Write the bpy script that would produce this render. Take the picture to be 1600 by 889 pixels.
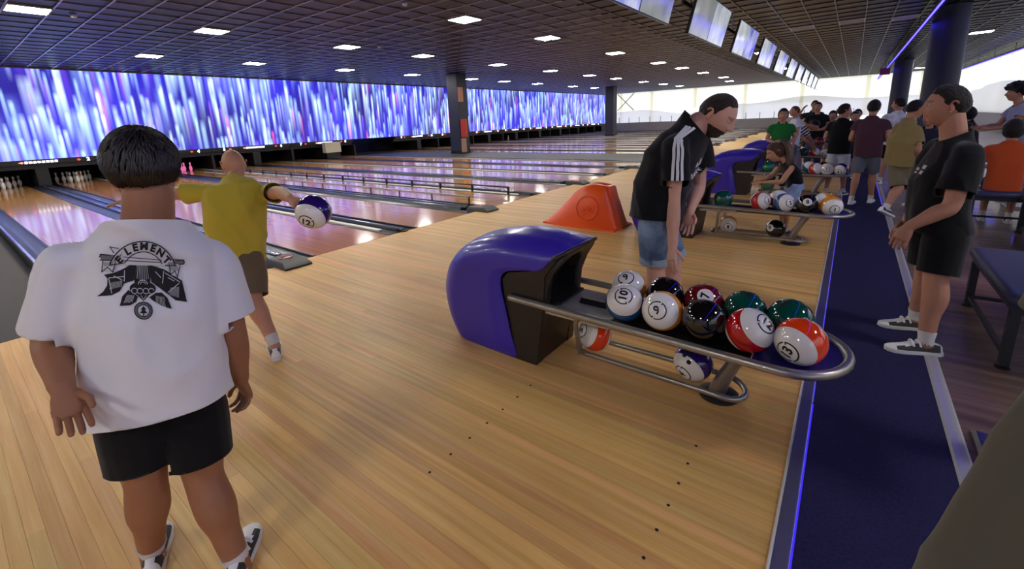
import bpy, bmesh, math, random
from mathutils import Vector, Matrix, Euler, Quaternion, noise
from mathutils.bvhtree import BVHTree

for _o in list(bpy.data.objects):
    bpy.data.objects.remove(_o, do_unlink=True)
S = bpy.context.scene
COL = S.collection
RND = random.Random(7)
PI = math.pi

# ------------------------------------------------------------------ camera
def cam_basis(yaw, pitch, roll):
    cy, sy, cp, sp = math.cos(yaw), math.sin(yaw), math.cos(pitch), math.sin(pitch)
    f = Vector((-sy*cp, cy*cp, -sp)); r0 = Vector((cy, sy, 0)); u0 = r0.cross(f)
    c, s = math.cos(roll), math.sin(roll)
    return c*r0+s*u0, -s*r0+c*u0, f
CR, CU, CF = cam_basis(0.656, 0.2296, -0.0426)
cd = bpy.data.cameras.new('camera'); cam = bpy.data.objects.new('camera', cd); COL.objects.link(cam)
m3 = Matrix((CR, CU, -CF)).transposed()
cam.matrix_world = Matrix.Translation((5.2236, 0, 1.55)) @ m3.to_4x4()
cd.sensor_fit = 'HORIZONTAL'; cd.sensor_width = 36.0; cd.lens = 687.2375/1600*36
cd.shift_y = -(444.5-350)/1600
cd.clip_start = 0.05; cd.clip_end = 200
S.camera = cam
# ------------------------------------------------------------------ light and exposure
S.view_settings.view_transform = 'Standard'; S.view_settings.look = 'None'
S.view_settings.gamma = 1.0; S.view_settings.use_curve_mapping = False
S.view_settings.exposure = 0.0
LAMP = 85.0          # brightness of the lit ceiling panels
SCREEN = 1.35        # brightness of the video wall
LED = 1.0            # brightness of the blue light strips
w = bpy.data.worlds.new('daylight'); S.world = w; w.use_nodes = True
w.node_tree.nodes['Background'].inputs[0].default_value = (0.96, 0.98, 1.0, 1)
w.node_tree.nodes['Background'].inputs[1].default_value = 1.5
try:
    S.cycles.use_denoising = True
    S.cycles.max_bounces = 7; S.cycles.diffuse_bounces = 3; S.cycles.glossy_bounces = 3
    S.cycles.transmission_bounces = 4; S.cycles.sample_clamp_indirect = 4.0
except Exception:
    pass

# ------------------------------------------------------------------ colour and materials
def lin(c):
    c /= 255.0
    return c/12.92 if c <= 0.04045 else ((c+0.055)/1.055)**2.4
def rgb(r, g, b): return (lin(r), lin(g), lin(b), 1.0)
MATS = {}
def mat(name, col, rough=0.6, metal=0.0, spec=0.5, coat=0.0, bump=0.0, bscale=60.0, vary=0.0, vscale=4.0, emit=None, estr=0.0, objvar=0.0, sheen=0.0, stretch=None):
    if name in MATS: return MATS[name]
    m = bpy.data.materials.new(name); m.use_nodes = True; MATS[name] = m
    nt = m.node_tree; b = nt.nodes['Principled BSDF']; N = nt.nodes.new; L = nt.links.new
    b.inputs['Base Color'].default_value = col; b.inputs['Roughness'].default_value = rough
    b.inputs['Metallic'].default_value = metal; b.inputs['Specular IOR Level'].default_value = spec
    b.inputs['Coat Weight'].default_value = coat; b.inputs['Coat Roughness'].default_value = 0.08
    if sheen: b.inputs['Sheen Weight'].default_value = sheen
    if emit: b.inputs['Emission Color'].default_value = emit; b.inputs['Emission Strength'].default_value = estr
    if vary or bump or objvar:
        tc = N('ShaderNodeTexCoord'); src = tc.outputs['Object']
        if stretch:
            mp = N('ShaderNodeMapping'); mp.inputs['Scale'].default_value = stretch; L(src, mp.inputs['Vector']); src = mp.outputs[0]
    last = None
    if vary:
        n = N('ShaderNodeTexNoise'); n.inputs['Scale'].default_value = vscale; n.inputs['Detail'].default_value = 5; L(src, n.inputs['Vector'])
        h = N('ShaderNodeHueSaturation'); h.inputs['Color'].default_value = col
        mr = N('ShaderNodeMapRange'); mr.inputs['From Min'].default_value = .25; mr.inputs['From Max'].default_value = .75
        mr.inputs['To Min'].default_value = 1-vary; mr.inputs['To Max'].default_value = 1+vary
        L(n.outputs['Fac'], mr.inputs['Value']); L(mr.outputs[0], h.inputs['Value']); last = h
    if objvar:
        oi = N('ShaderNodeObjectInfo'); h2 = N('ShaderNodeHueSaturation')
        mr = N('ShaderNodeMapRange'); mr.inputs['To Min'].default_value = 1-objvar; mr.inputs['To Max'].default_value = 1+objvar
        L(oi.outputs['Random'], mr.inputs['Value']); L(mr.outputs[0], h2.inputs['Value'])
        if last: L(last.outputs[0], h2.inputs['Color'])
        else: h2.inputs['Color'].default_value = col
        last = h2
    if last: L(last.outputs[0], b.inputs['Base Color'])
    if bump:
        n = N('ShaderNodeTexNoise'); n.inputs['Scale'].default_value = bscale; n.inputs['Detail'].default_value = 4; L(src, n.inputs['Vector'])
        bp = N('ShaderNodeBump'); bp.inputs['Strength'].default_value = bump; bp.inputs['Distance'].default_value = 0.01
        L(n.outputs['Fac'], bp.inputs['Height']); L(bp.outputs[0], b.inputs['Normal'])
    return m
def emis(name, col, strength):
    if name in MATS: return MATS[name]
    m = bpy.data.materials.new(name); m.use_nodes = True; MATS[name] = m
    b = m.node_tree.nodes['Principled BSDF']
    b.inputs['Base Color'].default_value = (0.02, 0.02, 0.02, 1); b.inputs['Emission Color'].default_value = col; b.inputs['Emission Strength'].default_value = strength
    return m

# ------------------------------------------------------------------ mesh collector
class MB:
    def __init__(s): s.v = []; s.f = []
    def add(s, v, f):
        o = len(s.v); s.v += [tuple(p) for p in v]; s.f += [tuple(i+o for i in q) for q in f]; return s
    def box(s, a, b, rot=None, piv=None):
        x0, y0, z0 = a; x1, y1, z1 = b
        v = [Vector(p) for p in ((x0,y0,z0),(x1,y0,z0),(x1,y1,z0),(x0,y1,z0),(x0,y0,z1),(x1,y0,z1),(x1,y1,z1),(x0,y1,z1))]
        if rot is not None:
            c = Vector(piv) if piv is not None else (Vector(a)+Vector(b))/2
            v = [c + rot @ (p-c) for p in v]
        return s.add(v, [(0,3,2,1),(4,5,6,7),(0,1,5,4),(1,2,6,5),(2,3,7,6),(3,0,4,7)])
    def cbox(s, a, b, c=0.01):
        # box with chamfered vertical edges and top
        x0, y0, z0 = a; x1, y1, z1 = b
        def ring(i, z): return [(x0+i+c,y0+i,z),(x1-i-c,y0+i,z),(x1-i,y0+i+c,z),(x1-i,y1-i-c,z),(x1-i-c,y1-i,z),(x0+i+c,y1-i,z),(x0+i,y1-i-c,z),(x0+i,y0+i+c,z)]
        return s.rings([ring(0,z0), ring(0,z1-c), ring(c*.7,z1)])
    def rings(s, R, cap=True, closed=True):
        n = len(R[0]); o = len(s.v)
        for r in R: s.v += [tuple(p) for p in r]
        for i in range(len(R)-1):
            for j in range(n if closed else n-1):
                k = (j+1) % n
                s.f.append((o+i*n+j, o+i*n+k, o+(i+1)*n+k, o+(i+1)*n+j))
        if cap and closed:
            s.f.append(tuple(o+j for j in reversed(range(n)))); s.f.append(tuple(o+(len(R)-1)*n+j for j in range(n)))
        return s
    def tube(s, path, r, n=10, closed=False, cap=True):
        P = [Vector(p) for p in path]; rr = r if isinstance(r, (list, tuple)) else [r]*len(P)
        R = []; up = None
        for i, p in enumerate(P):
            if closed: t = (P[(i+1) % len(P)]-P[i-1])
            else: t = P[min(i+1, len(P)-1)]-P[max(i-1, 0)]
            t.normalize()
            if up is None: up = t.orthogonal().normalized()
            else: up = (up - t*up.dot(t)).normalized()
            b = t.cross(up)
            R.append([p + (up*math.cos(2*PI*j/n)+b*math.sin(2*PI*j/n))*rr[i] for j in range(n)])
        if closed: R.append(R[0])
        return s.rings(R, cap=cap and not closed)
    def lathe(s, prof, n=20, at=(0,0,0), axis=None):
        M = Matrix.Identity(3) if axis is None else Vector((0,0,1)).rotation_difference(Vector(axis)).to_matrix()
        a = Vector(at)
        return s.rings([[a + M @ Vector((max(r,1e-4)*math.cos(2*PI*j/n), max(r,1e-4)*math.sin(2*PI*j/n), z)) for j in range(n)] for r, z in prof])
    def sphere(s, c, r, nu=24, nv=14, M=None):
        c = Vector(c); rr = Vector(r) if not isinstance(r, (int, float)) else Vector((r, r, r)); R = []
        for i in range(nv+1):
            t = PI*i/nv; st = max(math.sin(t), 1e-3); ring = []
            for j in range(nu):
                p = Vector((rr.x*st*math.cos(2*PI*j/nu), rr.y*st*math.sin(2*PI*j/nu), -rr.z*math.cos(t)))
                ring.append(c + (M @ p if M is not None else p))
            R.append(ring)
        return s.rings(R)
    def prism(s, poly, y0, y1, plane='xz'):
        n = len(poly)
        if plane == 'xz': a = [(x, y0, z) for x, z in poly]; b = [(x, y1, z) for x, z in poly]
        elif plane == 'xy': a = [(x, y, y0) for x, y in poly]; b = [(x, y, y1) for x, y in poly]
        else: a = [(y0, x, z) for x, z in poly]; b = [(y1, x, z) for x, z in poly]
        return s.rings([a, b])
    def mesh(s, name, smooth=None, fix=True):
        m = bpy.data.meshes.new(name); m.from_pydata(s.v, [], s.f)
        if fix:
            bm = bmesh.new(); bm.from_mesh(m); bmesh.ops.recalc_face_normals(bm, faces=bm.faces); bm.to_mesh(m); bm.free()
        if smooth is not None:
            m.polygons.foreach_set('use_smooth', [True]*len(m.polygons))
            if smooth < 179: m.set_sharp_from_angle(angle=math.radians(smooth))
        m.update(); return m
    def build(s, name, material, parent=None, smooth=None, loc=None, fix=True):
        return place(name, s.mesh(name, smooth, fix), material, parent, loc)
def place(name, mesh, material=None, parent=None, loc=None, rot=None):
    if material is not None and not mesh.materials: mesh.materials.append(material)
    o = bpy.data.objects.new(name, mesh); COL.objects.link(o)
    if parent is not None: o.parent = parent
    if loc is not None: o.location = loc
    if rot is not None: o.rotation_euler = rot
    return o
def empty(name, loc=(0,0,0), rz=0.0):
    o = bpy.data.objects.new(name, None); COL.objects.link(o); o.location = loc; o.rotation_euler = (0,0,rz); o.empty_display_size = .1
    return o
def tag(o, label=None, cat=None, group=None, kind=None):
    if label: o['label'] = label
    if cat: o['category'] = cat
    if group: o['group'] = group
    if kind: o['kind'] = kind
    return o
def struct(o): o['kind'] = 'structure'; return o
def copy_tree(o, parent=None):
    c = o.copy(); COL.objects.link(c); c.parent = parent
    for ch in o.children: copy_tree(ch, c)
    return c
ORD = ['first','second','third','fourth','fifth','sixth','seventh','eighth','ninth','tenth','eleventh','twelfth','thirteenth','fourteenth','fifteenth','sixteenth','seventeenth','eighteenth','nineteenth','twentieth','twenty-first','twenty-second','twenty-third','twenty-fourth','twenty-fifth','twenty-sixth','twenty-seventh','twenty-eighth']
def text_mesh(txt, size, extrude=0.0, bold=0.0):
    c = bpy.data.curves.new('lettering', 'FONT'); c.body = txt; c.size = size; c.extrude = extrude; c.offset = bold
    c.align_x = 'CENTER'; c.align_y = 'CENTER'; c.resolution_u = 3
    o = bpy.data.objects.new('lettering', c); COL.objects.link(o)
    dg = bpy.context.evaluated_depsgraph_get(); me = bpy.data.meshes.new_from_object(o.evaluated_get(dg))
    bpy.data.objects.remove(o); me.materials.clear(); return me
# ================================================================== the room
ZC = 4.0; PER = 3.546; YC0 = 2.348                 # ceiling height, spacing of lane pairs, middle of the first pair
XS = -17.2; YEND = 47.5; XW = 11.4; YB = -6.0; XL = -20.0; XE = 5.147
M_dark = mat('dark_paint', rgb(26,26,30), .6)
M_black = mat('black_plastic', rgb(20,19,20), .38, spec=.5)
M_steel = mat('brushed_steel', rgb(150,150,150), .32, metal=1.0, bump=.05, bscale=200, stretch=(1,12,12))
M_chrome = mat('bright_metal', rgb(205,205,210), .18, metal=1.0)
M_navy = mat('navy_column_paint', rgb(26,30,52), .55, vary=.08)

# ---- approach floor of long narrow boards
def wood_mat(name, cols, rough, coat, scale, objvar):
    m = bpy.data.materials.new(name); m.use_nodes = True; nt = m.node_tree; N = nt.nodes.new; L = nt.links.new; b = nt.nodes['Principled BSDF']
    tc = N('ShaderNodeTexCoord'); oi = N('ShaderNodeObjectInfo')
    geo = N('ShaderNodeNewGeometry'); mp = N('ShaderNodeMapping'); mp.inputs['Scale'].default_value = scale
    L(geo.outputs['Position'], mp.inputs['Vector'])
    n = N('ShaderNodeTexNoise'); n.inputs['Scale'].default_value = 1.0; n.inputs['Detail'].default_value = 6; n.inputs['Roughness'].default_value = .6
    L(mp.outputs[0], n.inputs['Vector'])
    ramp = N('ShaderNodeValToRGB'); e = ramp.color_ramp.elements
    e[0].position = .28; e[0].color = cols[0]; e[1].position = .72; e[1].color = cols[-1]
    if len(cols) == 3: k = e.new(.5); k.color = cols[1]
    L(n.outputs['Fac'], ramp.inputs[0])
    h = N('ShaderNodeHueSaturation'); mr = N('ShaderNodeMapRange'); mr.inputs['To Min'].default_value = 1-objvar; mr.inputs['To Max'].default_value = 1+objvar
    at = N('ShaderNodeAttribute'); at.attribute_name = 'tone'
    ad = N('ShaderNodeMath'); ad.operation = 'ADD'; L(oi.outputs['Random'], ad.inputs[0]); L(at.outputs['Fac'], ad.inputs[1])
    fr = N('ShaderNodeMath'); fr.operation = 'FRACT'; L(ad.outputs[0], fr.inputs[0])
    L(fr.outputs[0], mr.inputs['Value']); L(mr.outputs[0], h.inputs['Value']); L(ramp.outputs[0], h.inputs['Color'])
    mr2 = N('ShaderNodeMapRange'); mr2.inputs['To Min'].default_value = .49; mr2.inputs['To Max'].default_value = .512
    f2 = N('ShaderNodeMath'); f2.operation = 'MULTIPLY'; f2.inputs[1].default_value = 7.31; L(fr.outputs[0], f2.inputs[0])
    f3 = N('ShaderNodeMath'); f3.operation = 'FRACT'; L(f2.outputs[0], f3.inputs[0]); L(f3.outputs[0], mr2.inputs['Value']); L(mr2.outputs[0], h.inputs['Hue'])
    L(h.outputs[0], b.inputs['Base Color'])
    b.inputs['Roughness'].default_value = rough; b.inputs['Coat Weight'].default_value = coat; b.inputs['Coat Roughness'].default_value = .06
    b.inputs['Specular IOR Level'].default_value = .4
    return m
M_floor = wood_mat('approach_maple', [rgb(204,152,82), rgb(220,172,102), rgb(230,190,126)], .46, .0, (.9, 28, 28), .12)
M_lane = wood_mat('lane_maple', [rgb(168,112,62), rgb(192,136,80), rgb(206,154,96)], .13, .3, (.5, 60, 60), .04)
M_under = mat('subfloor', rgb(120,92,60), .8)

fl = struct(MB().box((0, YB, -.12), (XE, YEND, -.0225)).build('floor', M_under)); tag(fl, 'pale maple bowling approach floor of long narrow boards', 'floor')
BW = .0546; HALF = XE/2
def plank_mesh(name, l, w, t=.0225, c=.0006):
    b = MB(); g = .00025
    b.rings([[(0,g,-t),(l,g,-t),(l,w-g,-t),(0,w-g,-t)], [(0,g,-c),(l,g,-c),(l,w-g,-c),(0,w-g,-c)], [(c,g+c,0),(l-c,g+c,0),(l-c,w-g-c,0),(c,w-g-c,0)]])
    return b.mesh(name)
cuts = [1.55, 2.35, 3.1, 2.0, 2.75]
pmesh = {}
n_near = 150; y0 = -1.6
for i in range(n_near):
    y = y0 + i*BW; cx = cuts[(i*3) % 5]
    for a, l in ((0, cx), (cx, XE-cx)):
        k = round(l, 3)
        if k not in pmesh: pmesh[k] = plank_mesh('plank', l, BW); pmesh[k].materials.append(M_floor)
        place('plank', pmesh[k], None, fl, (a, y, 0))
def plank_field(name, x0, x1, ya, yb, wdt, material, parent, rnd):
    v = []; f = []; tone = []; y = ya
    while y < yb-1e-4:
        y2 = min(y+wdt, yb); cx = x0 + (x1-x0)*rnd.choice((.3,.45,.6,.4,.53))
        for a, b_ in ((x0, cx), (cx, x1)):
            o = len(v); g = .0003
            v += [(a,y+g,0),(b_,y+g,0),(b_,y2-g,0),(a,y2-g,0),(a,y+g,-.0225),(b_,y+g,-.0225),(b_,y2-g,-.0225),(a,y2-g,-.0225)]
            f += [(o,o+1,o+2,o+3),(o,o+4,o+5,o+1),(o+3,o+2,o+6,o+7),(o,o+3,o+7,o+4),(o+1,o+5,o+6,o+2)]; t = rnd.random(); tone += [t]*8
        y = y2
    me = bpy.data.meshes.new(name); me.from_pydata(v, [], f); at = me.attributes.new('tone', 'FLOAT', 'POINT'); at.data.foreach_set('value', tone); me.update()
    o = place(name, me, material, parent); o['kind'] = 'stuff'; return o
plank_field('plank_field', 0, XE, y0+n_near*BW, YEND, BW, M_floor, fl, random.Random(3))
plank_field('plank_field', 0, XE, YB, y0, BW, M_floor, fl, random.Random(4))
# aiming dots let into the boards
M_dot = mat('dark_dot', rgb(24,18,14), .5)
dotm = MB().lathe([(.007,-.002),(.007,.0008),(.0,.0009)], 12).mesh('aiming_dot'); dotm.materials.append(M_dot)
for x, ys in ((3.845, [1.094+.1355*k for k in range(7)]), (4.787, [1.26+.1355*k for k in range(6)])):
    for y in ys: place('aiming_dot', dotm, None, fl, (x, y, 0))

# ---- metal edge, carpet strip, second edge, seating floor
M_carpet = mat('navy_carpet', rgb(44,42,80), .95, spec=.1, bump=.6, bscale=260, vary=.25, vscale=90)
ca = struct(MB().box((5.2075, YB, -.12), (5.7355, YEND, .002)).build('floor_carpet', M_carpet)); tag(ca, 'dark navy carpet walkway beside the approach', 'carpet')
M_ledstrip = emis('blue_led', (.04, .02, 1.0, 1), LED)
t1 = struct(empty('trim_1')); tag(t1, 'steel edge strip with blue light line between boards and carpet', 'trim')
yy = YB
M_edge = mat('polished_edge_steel', rgb(150,150,158), .38, metal=.9)
segs = [(-6, -1.2), (-1.2, 2.62), (2.62, 6.3), (6.3, 10), (10, 13.6), (13.6, 22), (22, 35), (35, YEND)]
for a, b_ in segs:
    MB().prism([(XE,-.02),(XE,.006),(XE+.012,.009),(XE+.056,.006),(XE+.06,.0),(XE+.06,-.02)], a+.002, b_-.002).build('steel_strip', M_edge, t1)
    MB().tube([(XE+.003, a+.004, .006), (XE+.003, b_-.004, .006)], .006, 6).build('nosing', mat('satin_nosing', rgb(225,222,215), .45, metal=.5), t1)
MB().box((XE+.061, YB, -.01), (XE+.068, 2.60, .004)).build('light_line', M_ledstrip, t1); MB().box((XE+.061, 2.62, -.01), (XE+.065, YEND, .0035)).build('light_line', M_ledstrip, t1)
t2 = struct(empty('trim_2')); tag(t2, 'silver threshold strip between carpet and seating floor', 'trim')
for a, b_ in [(-6, 1.0), (1.0, 4.4), (4.4, 9), (9, 14), (14, 24), (24, YEND)]:
    MB().prism([(5.735,-.02),(5.735,.003),(5.745,.009),(5.775,.011),(5.79,.009),(5.80,.003),(5.80,-.02)], a+.002, b_-.002).build('steel_strip', mat('satin_threshold', rgb(205,203,198), .45, metal=.7), t2)
MB().box((5.727, 9.0, .001), (5.735, YEND, .006)).build('light_line', M_ledstrip, t2)
M_seatfl = wood_mat('seating_boards', [rgb(66,50,46), rgb(96,74,66), rgb(126,104,96)], .4, .2, (.7, 14, 14), .42)
sf = struct(MB().box((5.80, YB, -.12), (XW, YEND, -.0225)).build('floor_seating', M_under)); tag(sf, 'brown and grey plank floor of the seating area', 'floor')
pm2 = [plank_mesh('plank', l, .185) for l in (1.35, 2.1, XW-5.8-1.35, XW-5.8-2.1)]
for p in pm2: p.materials.append(M_seatfl)
for i in range(60):
    y = .6+i*.185; k = i % 2
    place('plank', pm2[k], None, sf, (5.8, y, 0)); place('plank', pm2[k+2], None, sf, (5.8+(1.35, 2.1)[k], y, 0))
plank_field('plank_field', 5.8, XW, .6+60*.185, YEND, .185, M_seatfl, sf, random.Random(5))
plank_field('plank_field', 5.8, XW, YB, .6, .185, M_seatfl, sf, random.Random(6))

# ---- lane bed, wall shells
M_bed = mat('dark_lane_bed', rgb(34,32,34), .7)
struct(tag(MB().box((XL, YB, -.3), (0, YEND, -.12)).build('floor_lane_bed', M_bed), 'dark bed under the bowling lanes', 'floor'))
M_ply = mat('dark_platform', rgb(52,46,43), .75, vary=.1, bump=.1, bscale=120)
struct(tag(MB().box((XS+.4, YB, -.119), (-.02, .44, -.004)).build('floor_side_platform', M_ply), 'dark brown platform beside the first lane', 'floor'))
M_wallk = mat('black_wall_paint', rgb(18,18,22), .8)
struct(tag(MB().box((XL-.15, YB, -.3), (XL, YEND+.3, ZC+.3)).build('wall_left', M_wallk), 'black wall behind the pin machines', 'wall'))
struct(tag(MB().box((XL, YB-.15, -.3), (XW+.3, YB, ZC+.3)).build('wall_back', mat('pale_wall', rgb(190,190,196), .8)), 'pale wall behind the photographer', 'wall'))

# far wall of white panels and hanging sheet, daylight behind it
def sheet_mat(name, col, tr):
    m = bpy.data.materials.new(name); m.use_nodes = True; nt = m.node_tree; N = nt.nodes.new; L = nt.links.new
    b = nt.nodes['Principled BSDF']; b.inputs['Base Color'].default_value = col; b.inputs['Roughness'].default_value = .8
    t = N('ShaderNodeBsdfTranslucent'); t.inputs[0].default_value = col
    n = N('ShaderNodeTexNoise'); n.inputs['Scale'].default_value = .8; tc = N('ShaderNodeTexCoord'); L(tc.outputs['Object'], n.inputs['Vector'])
    bp = N('ShaderNodeBump'); bp.inputs['Strength'].default_value = .4; bp.inputs['Distance'].default_value = .2; L(n.outputs['Fac'], bp.inputs['Height'])
    L(bp.outputs[0], t.inputs['Normal']); L(bp.outputs[0], b.inputs['Normal'])
    mx = N('ShaderNodeMixShader'); mx.inputs[0].default_value = tr
    L(b.outputs[0], mx.inputs[1]); L(t.outputs[0], mx.inputs[2]); L(mx.outputs[0], nt.nodes['Material Output'].inputs[0]); return m
M_pan = sheet_mat('white_daylight_panel', rgb(250,250,238), .8)
M_pan2 = sheet_mat('cream_daylight_strip', rgb(238,234,214), .9)
M_sheet = sheet_mat('white_hanging_sheet', rgb(232,232,240), .62)
M_block = mat('pale_block', rgb(176,168,164), .85, objvar=.06)
M_post = mat('grey_post', rgb(110,108,106), .6)
M_cream = mat('cream_steel', rgb(226,222,200), .6)
wf = struct(empty('wall_far', (0, YEND, 0))); tag(wf, 'bright white panelled end wall with hanging sheet', 'wall')
pw = 1.5; x = -20.0; i = 0
while x < XW-.01:
    x2 = min(x+pw, XW)
    MB().add([(x+.01,.05,2.1),(x2-.01,.05,2.1),(x2-.01,.05,ZC+.05),(x+.01,.05,ZC+.05)], [(0,1,2,3)]).build('panel', M_pan, wf); x = x2; i += 1
for x in (-15.4, -12.0, -7.6, -3.1, 1.4, 5.9, 9.2): MB().add([(x-.14,.02,.8),(x+.14,.02,.8),(x+.14,.02,ZC),(x-.14,.02,ZC)], [(0,1,2,3)]).build('column_strip', M_pan2, wf)
v = []; f = []; nx, nz = 90, 14
for i in range(nx+1):
    for j in range(nz+1):
        x = -20+(XW+20)*i/nx; t = j/nz; top = 1.95+.22*math.sin(x*.35+1)+.12*math.sin(x*.9) + (.35 if x > -4 else 0)
        v.append((x, -.05-.06*math.sin(x*2.1+t*2)*(.3+t)-.05*math.sin(x*.7+t*5), .8+(top-.8)*t))
for i in range(nx):
    for j in range(nz): a = i*(nz+1)+j; f.append((a, a+nz+1, a+nz+2, a+1))
sh = MB(); sh.v = v; sh.f = f; sh.build('hanging_sheet', M_sheet, wf, smooth=180, fix=False)
for sgn in (-1, 1):
    MB().tube([(-14.9+sgn*.95, -.0, 2.15), (-14.9-sgn*.95, -.0, ZC-.05)], .05, 6).build('brace', M_cream, wf)
blk = MB().box((0, 0, 0), (.785, .1, .19)).mesh('block'); blk.materials.append(M_block)
MB().box((-20, -.24, -.1), (5.0, -.165, .82)).build('block_core', mat('mortar', rgb(150,142,138), .9), wf)
for r in range(4):
    for c in range(31):
        place('block', blk, None, wf, (-19.8+c*.8+(.4 if r % 2 else 0), -.265, .02+r*.2))
for k in range(22): MB().box((-19+k*1.15, -.23, .82), (-18.96+k*1.15, -.19, 1.42)).build('rail_post', M_dark, wf)
MB().box((-20, -.24, .82), (5.0, -.16, .85)).build('rail_base', M_dark, wf)
wr = struct(empty('wall_right', (XW, 0, 0))); tag(wr, 'white side wall of translucent panels right of the seating', 'wall')
y = YB
while y < YEND-.01:
    y2 = min(y+2.4, YEND)
    MB().add([(.05,y+.01,.9),(.05,y2-.01,.9),(.05,y2-.01,ZC),(.05,y+.01,ZC)], [(0,1,2,3)]).build('panel', M_pan, wr)
    MB().add([(.02,y-.07,.9),(.02,y+.07,.9),(.02,y+.07,ZC),(.02,y-.07,ZC)], [(0,1,2,3)]).build('column_strip', M_pan2, wr); y = y2
MB().box((-.03, YB, -.1), (.12, YEND, .9)).build('lower_wall', mat('grey_lower_wall', rgb(150,148,150), .8), wr)
v = []; f = []; ny = 120
for i in range(ny+1):
    for j in range(9):
        yy = YB+(YEND-YB)*i/ny; t = j/8; v.append((-.09+.05*math.sin(yy*1.7+t*2)*(.3+t), yy, .9+(1.5+.15*math.sin(yy*.4))*t))
for i in range(ny):
    for j in range(8): a = i*9+j; f.append((a, a+1, a+10, a+9))
sh = MB(); sh.v = v; sh.f = f; sh.build('hanging_sheet', M_sheet, wr, smooth=180, fix=False)

# ---- ceiling: black tiles in a metal grid
TG = .62
M_tile = mat('black_ceiling_tile', rgb(10,10,13), .40, spec=.42, bump=.15, bscale=30)
M_bar = mat('grid_bar_metal', rgb(120,118,118), .35, metal=.75)
ce = struct(MB().box((XL, YB, ZC+.06), (XW+.2, YEND+.2, ZC+.3)).build('ceiling', M_dark)); tag(ce, 'black tiled ceiling with a thin metal grid', 'ceiling')
gx0 = 2.72-TG*37; NXT = 53; NYT = int((YEND-YB)/TG)+1
tm = MB().rings([[(.004,.004,.05),(TG-.004,.004,.05),(TG-.004,TG-.004,.05),(.004,TG-.004,.05)], [(.004,.004,.03),(TG-.004,.004,.03),(TG-.004,TG-.004,.03),(.004,TG-.004,.03)], [(.03,.03,.018),(TG-.03,.03,.018),(TG-.03,TG-.03,.018),(.03,TG-.03,.018)]]).mesh('ceiling_tile')
tm.materials.append(M_tile)
cells = []
for i in range(NXT):
    for j in range(NYT):
        x, y = gx0+i*TG, YB+j*TG
        if x < XL or x+TG > XW or y+TG > YEND: continue
        p = Vector((x+TG/2, y+TG/2, ZC))-Vector((5.2236, 0, 1.55)); d = p.dot(CF)
        u, vv = (800+687.2*p.dot(CR)/d, 350-687.2*p.dot(CU)/d) if d > .5 else (-9e9, 0)
        seen = d > .5 and -60 < u < 1660 and vv > -40
        cells.append((0 if seen else 1, p.length, x, y))
cells.sort()
for _, _, x, y in cells[:300]: place('ceiling_tile', tm, None, ce, (x, y, ZC))
rest = MB(); tv = [tuple(q.co) for q in tm.vertices]; tf = [tuple(p.vertices) for p in tm.polygons]
for _, _, x, y in cells[300:]: rest.add([(a+x, b_+y, c+ZC) for a, b_, c in tv], tf)
ro = rest.build('ceiling_tile_field', M_tile, ce, fix=False); ro['kind'] = 'stuff'
for i in range(NXT+1):
    x = gx0+i*TG
    if XL < x < XW: MB().box((x-.011, YB, ZC), (x+.011, YEND, ZC+.045)).build('grid_bar', M_bar, ce)
bx = MB().box((0, -.009, .001), (XW, .009, .045)).mesh('cross_bar'); bx.materials.append(mat('unlit_cross_bar_metal', rgb(46,46,54), .4, metal=.6))
bx2 = MB().box((XL, -.013, -.004), (0, .013, .045)).mesh('cross_bar'); bx2.materials.append(mat('screen_lit_cross_bar_metal', rgb(190,190,200), .38, metal=.8))  # lane half paler: video wall's light on the bars put into the metal colour
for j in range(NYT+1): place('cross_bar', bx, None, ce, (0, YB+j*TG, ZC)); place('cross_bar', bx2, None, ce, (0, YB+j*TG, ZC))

# ---- ceiling lights
M_panel = emis('lit_panel', (1.0, .95, .87, 1), LAMP)
M_lframe = mat('light_frame', rgb(210,210,210), .5)
M_unlit = mat('unlit_diffuser', rgb(150,150,146), .5)
lm_p = MB().box((-.285,-.285,-.012), (.285,.285,.0)).mesh('diffuser'); lm_p.materials.append(M_panel)
fr = MB()
for a, b_ in (((-.31,-.31,-.014),(.31,-.285,.03)), ((-.31,.285,-.014),(.31,.31,.03)), ((-.31,-.285,-.014),(-.285,.285,.03)), ((.285,-.285,-.014),(.31,.285,.03))): fr.box(a, b_)
lm_f = fr.mesh('frame'); lm_f.materials.append(M_lframe)
def ceiling_light(x, y, label, group, lit=True):
    t = empty('ceiling_light', (x, y, ZC-.004)); tag(t, label, 'ceiling light', group)
    place('frame', lm_f, None, t)
    if lit: place('diffuser', lm_p, None, t)
    else: place('diffuser', lm_u, None, t)
lm_u = MB().box((-.285,-.285,-.012), (.285,.285,.0)).mesh('diffuser'); lm_u.materials.append(M_unlit)
K = .891; CX = 5.2236
rowA = [9.74,13.82,19.5,24.75,29.2,34.28,40.31,45.67]; rowB = [1.78,5.6,9.37,13.18,18.21,23.02,27.4,31.57,37.6,42.61,47.29]; rowC = [5.49,9.15,12.85,17.61,22.03,25.81,29.63,35.22,39.64]
ROWS = [(-3.2, -3.9, [-6.2,-2.2,1.75,5.7]+rowA, 4, 'over the foul line'), (-9.4, -9.4, [-6.2,-2.2]+rowB, 2, 'halfway down the lanes'), (-15.0, -14.2, [-6,-2.2,1.6]+rowC, 3, 'nearest the video wall')]
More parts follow.
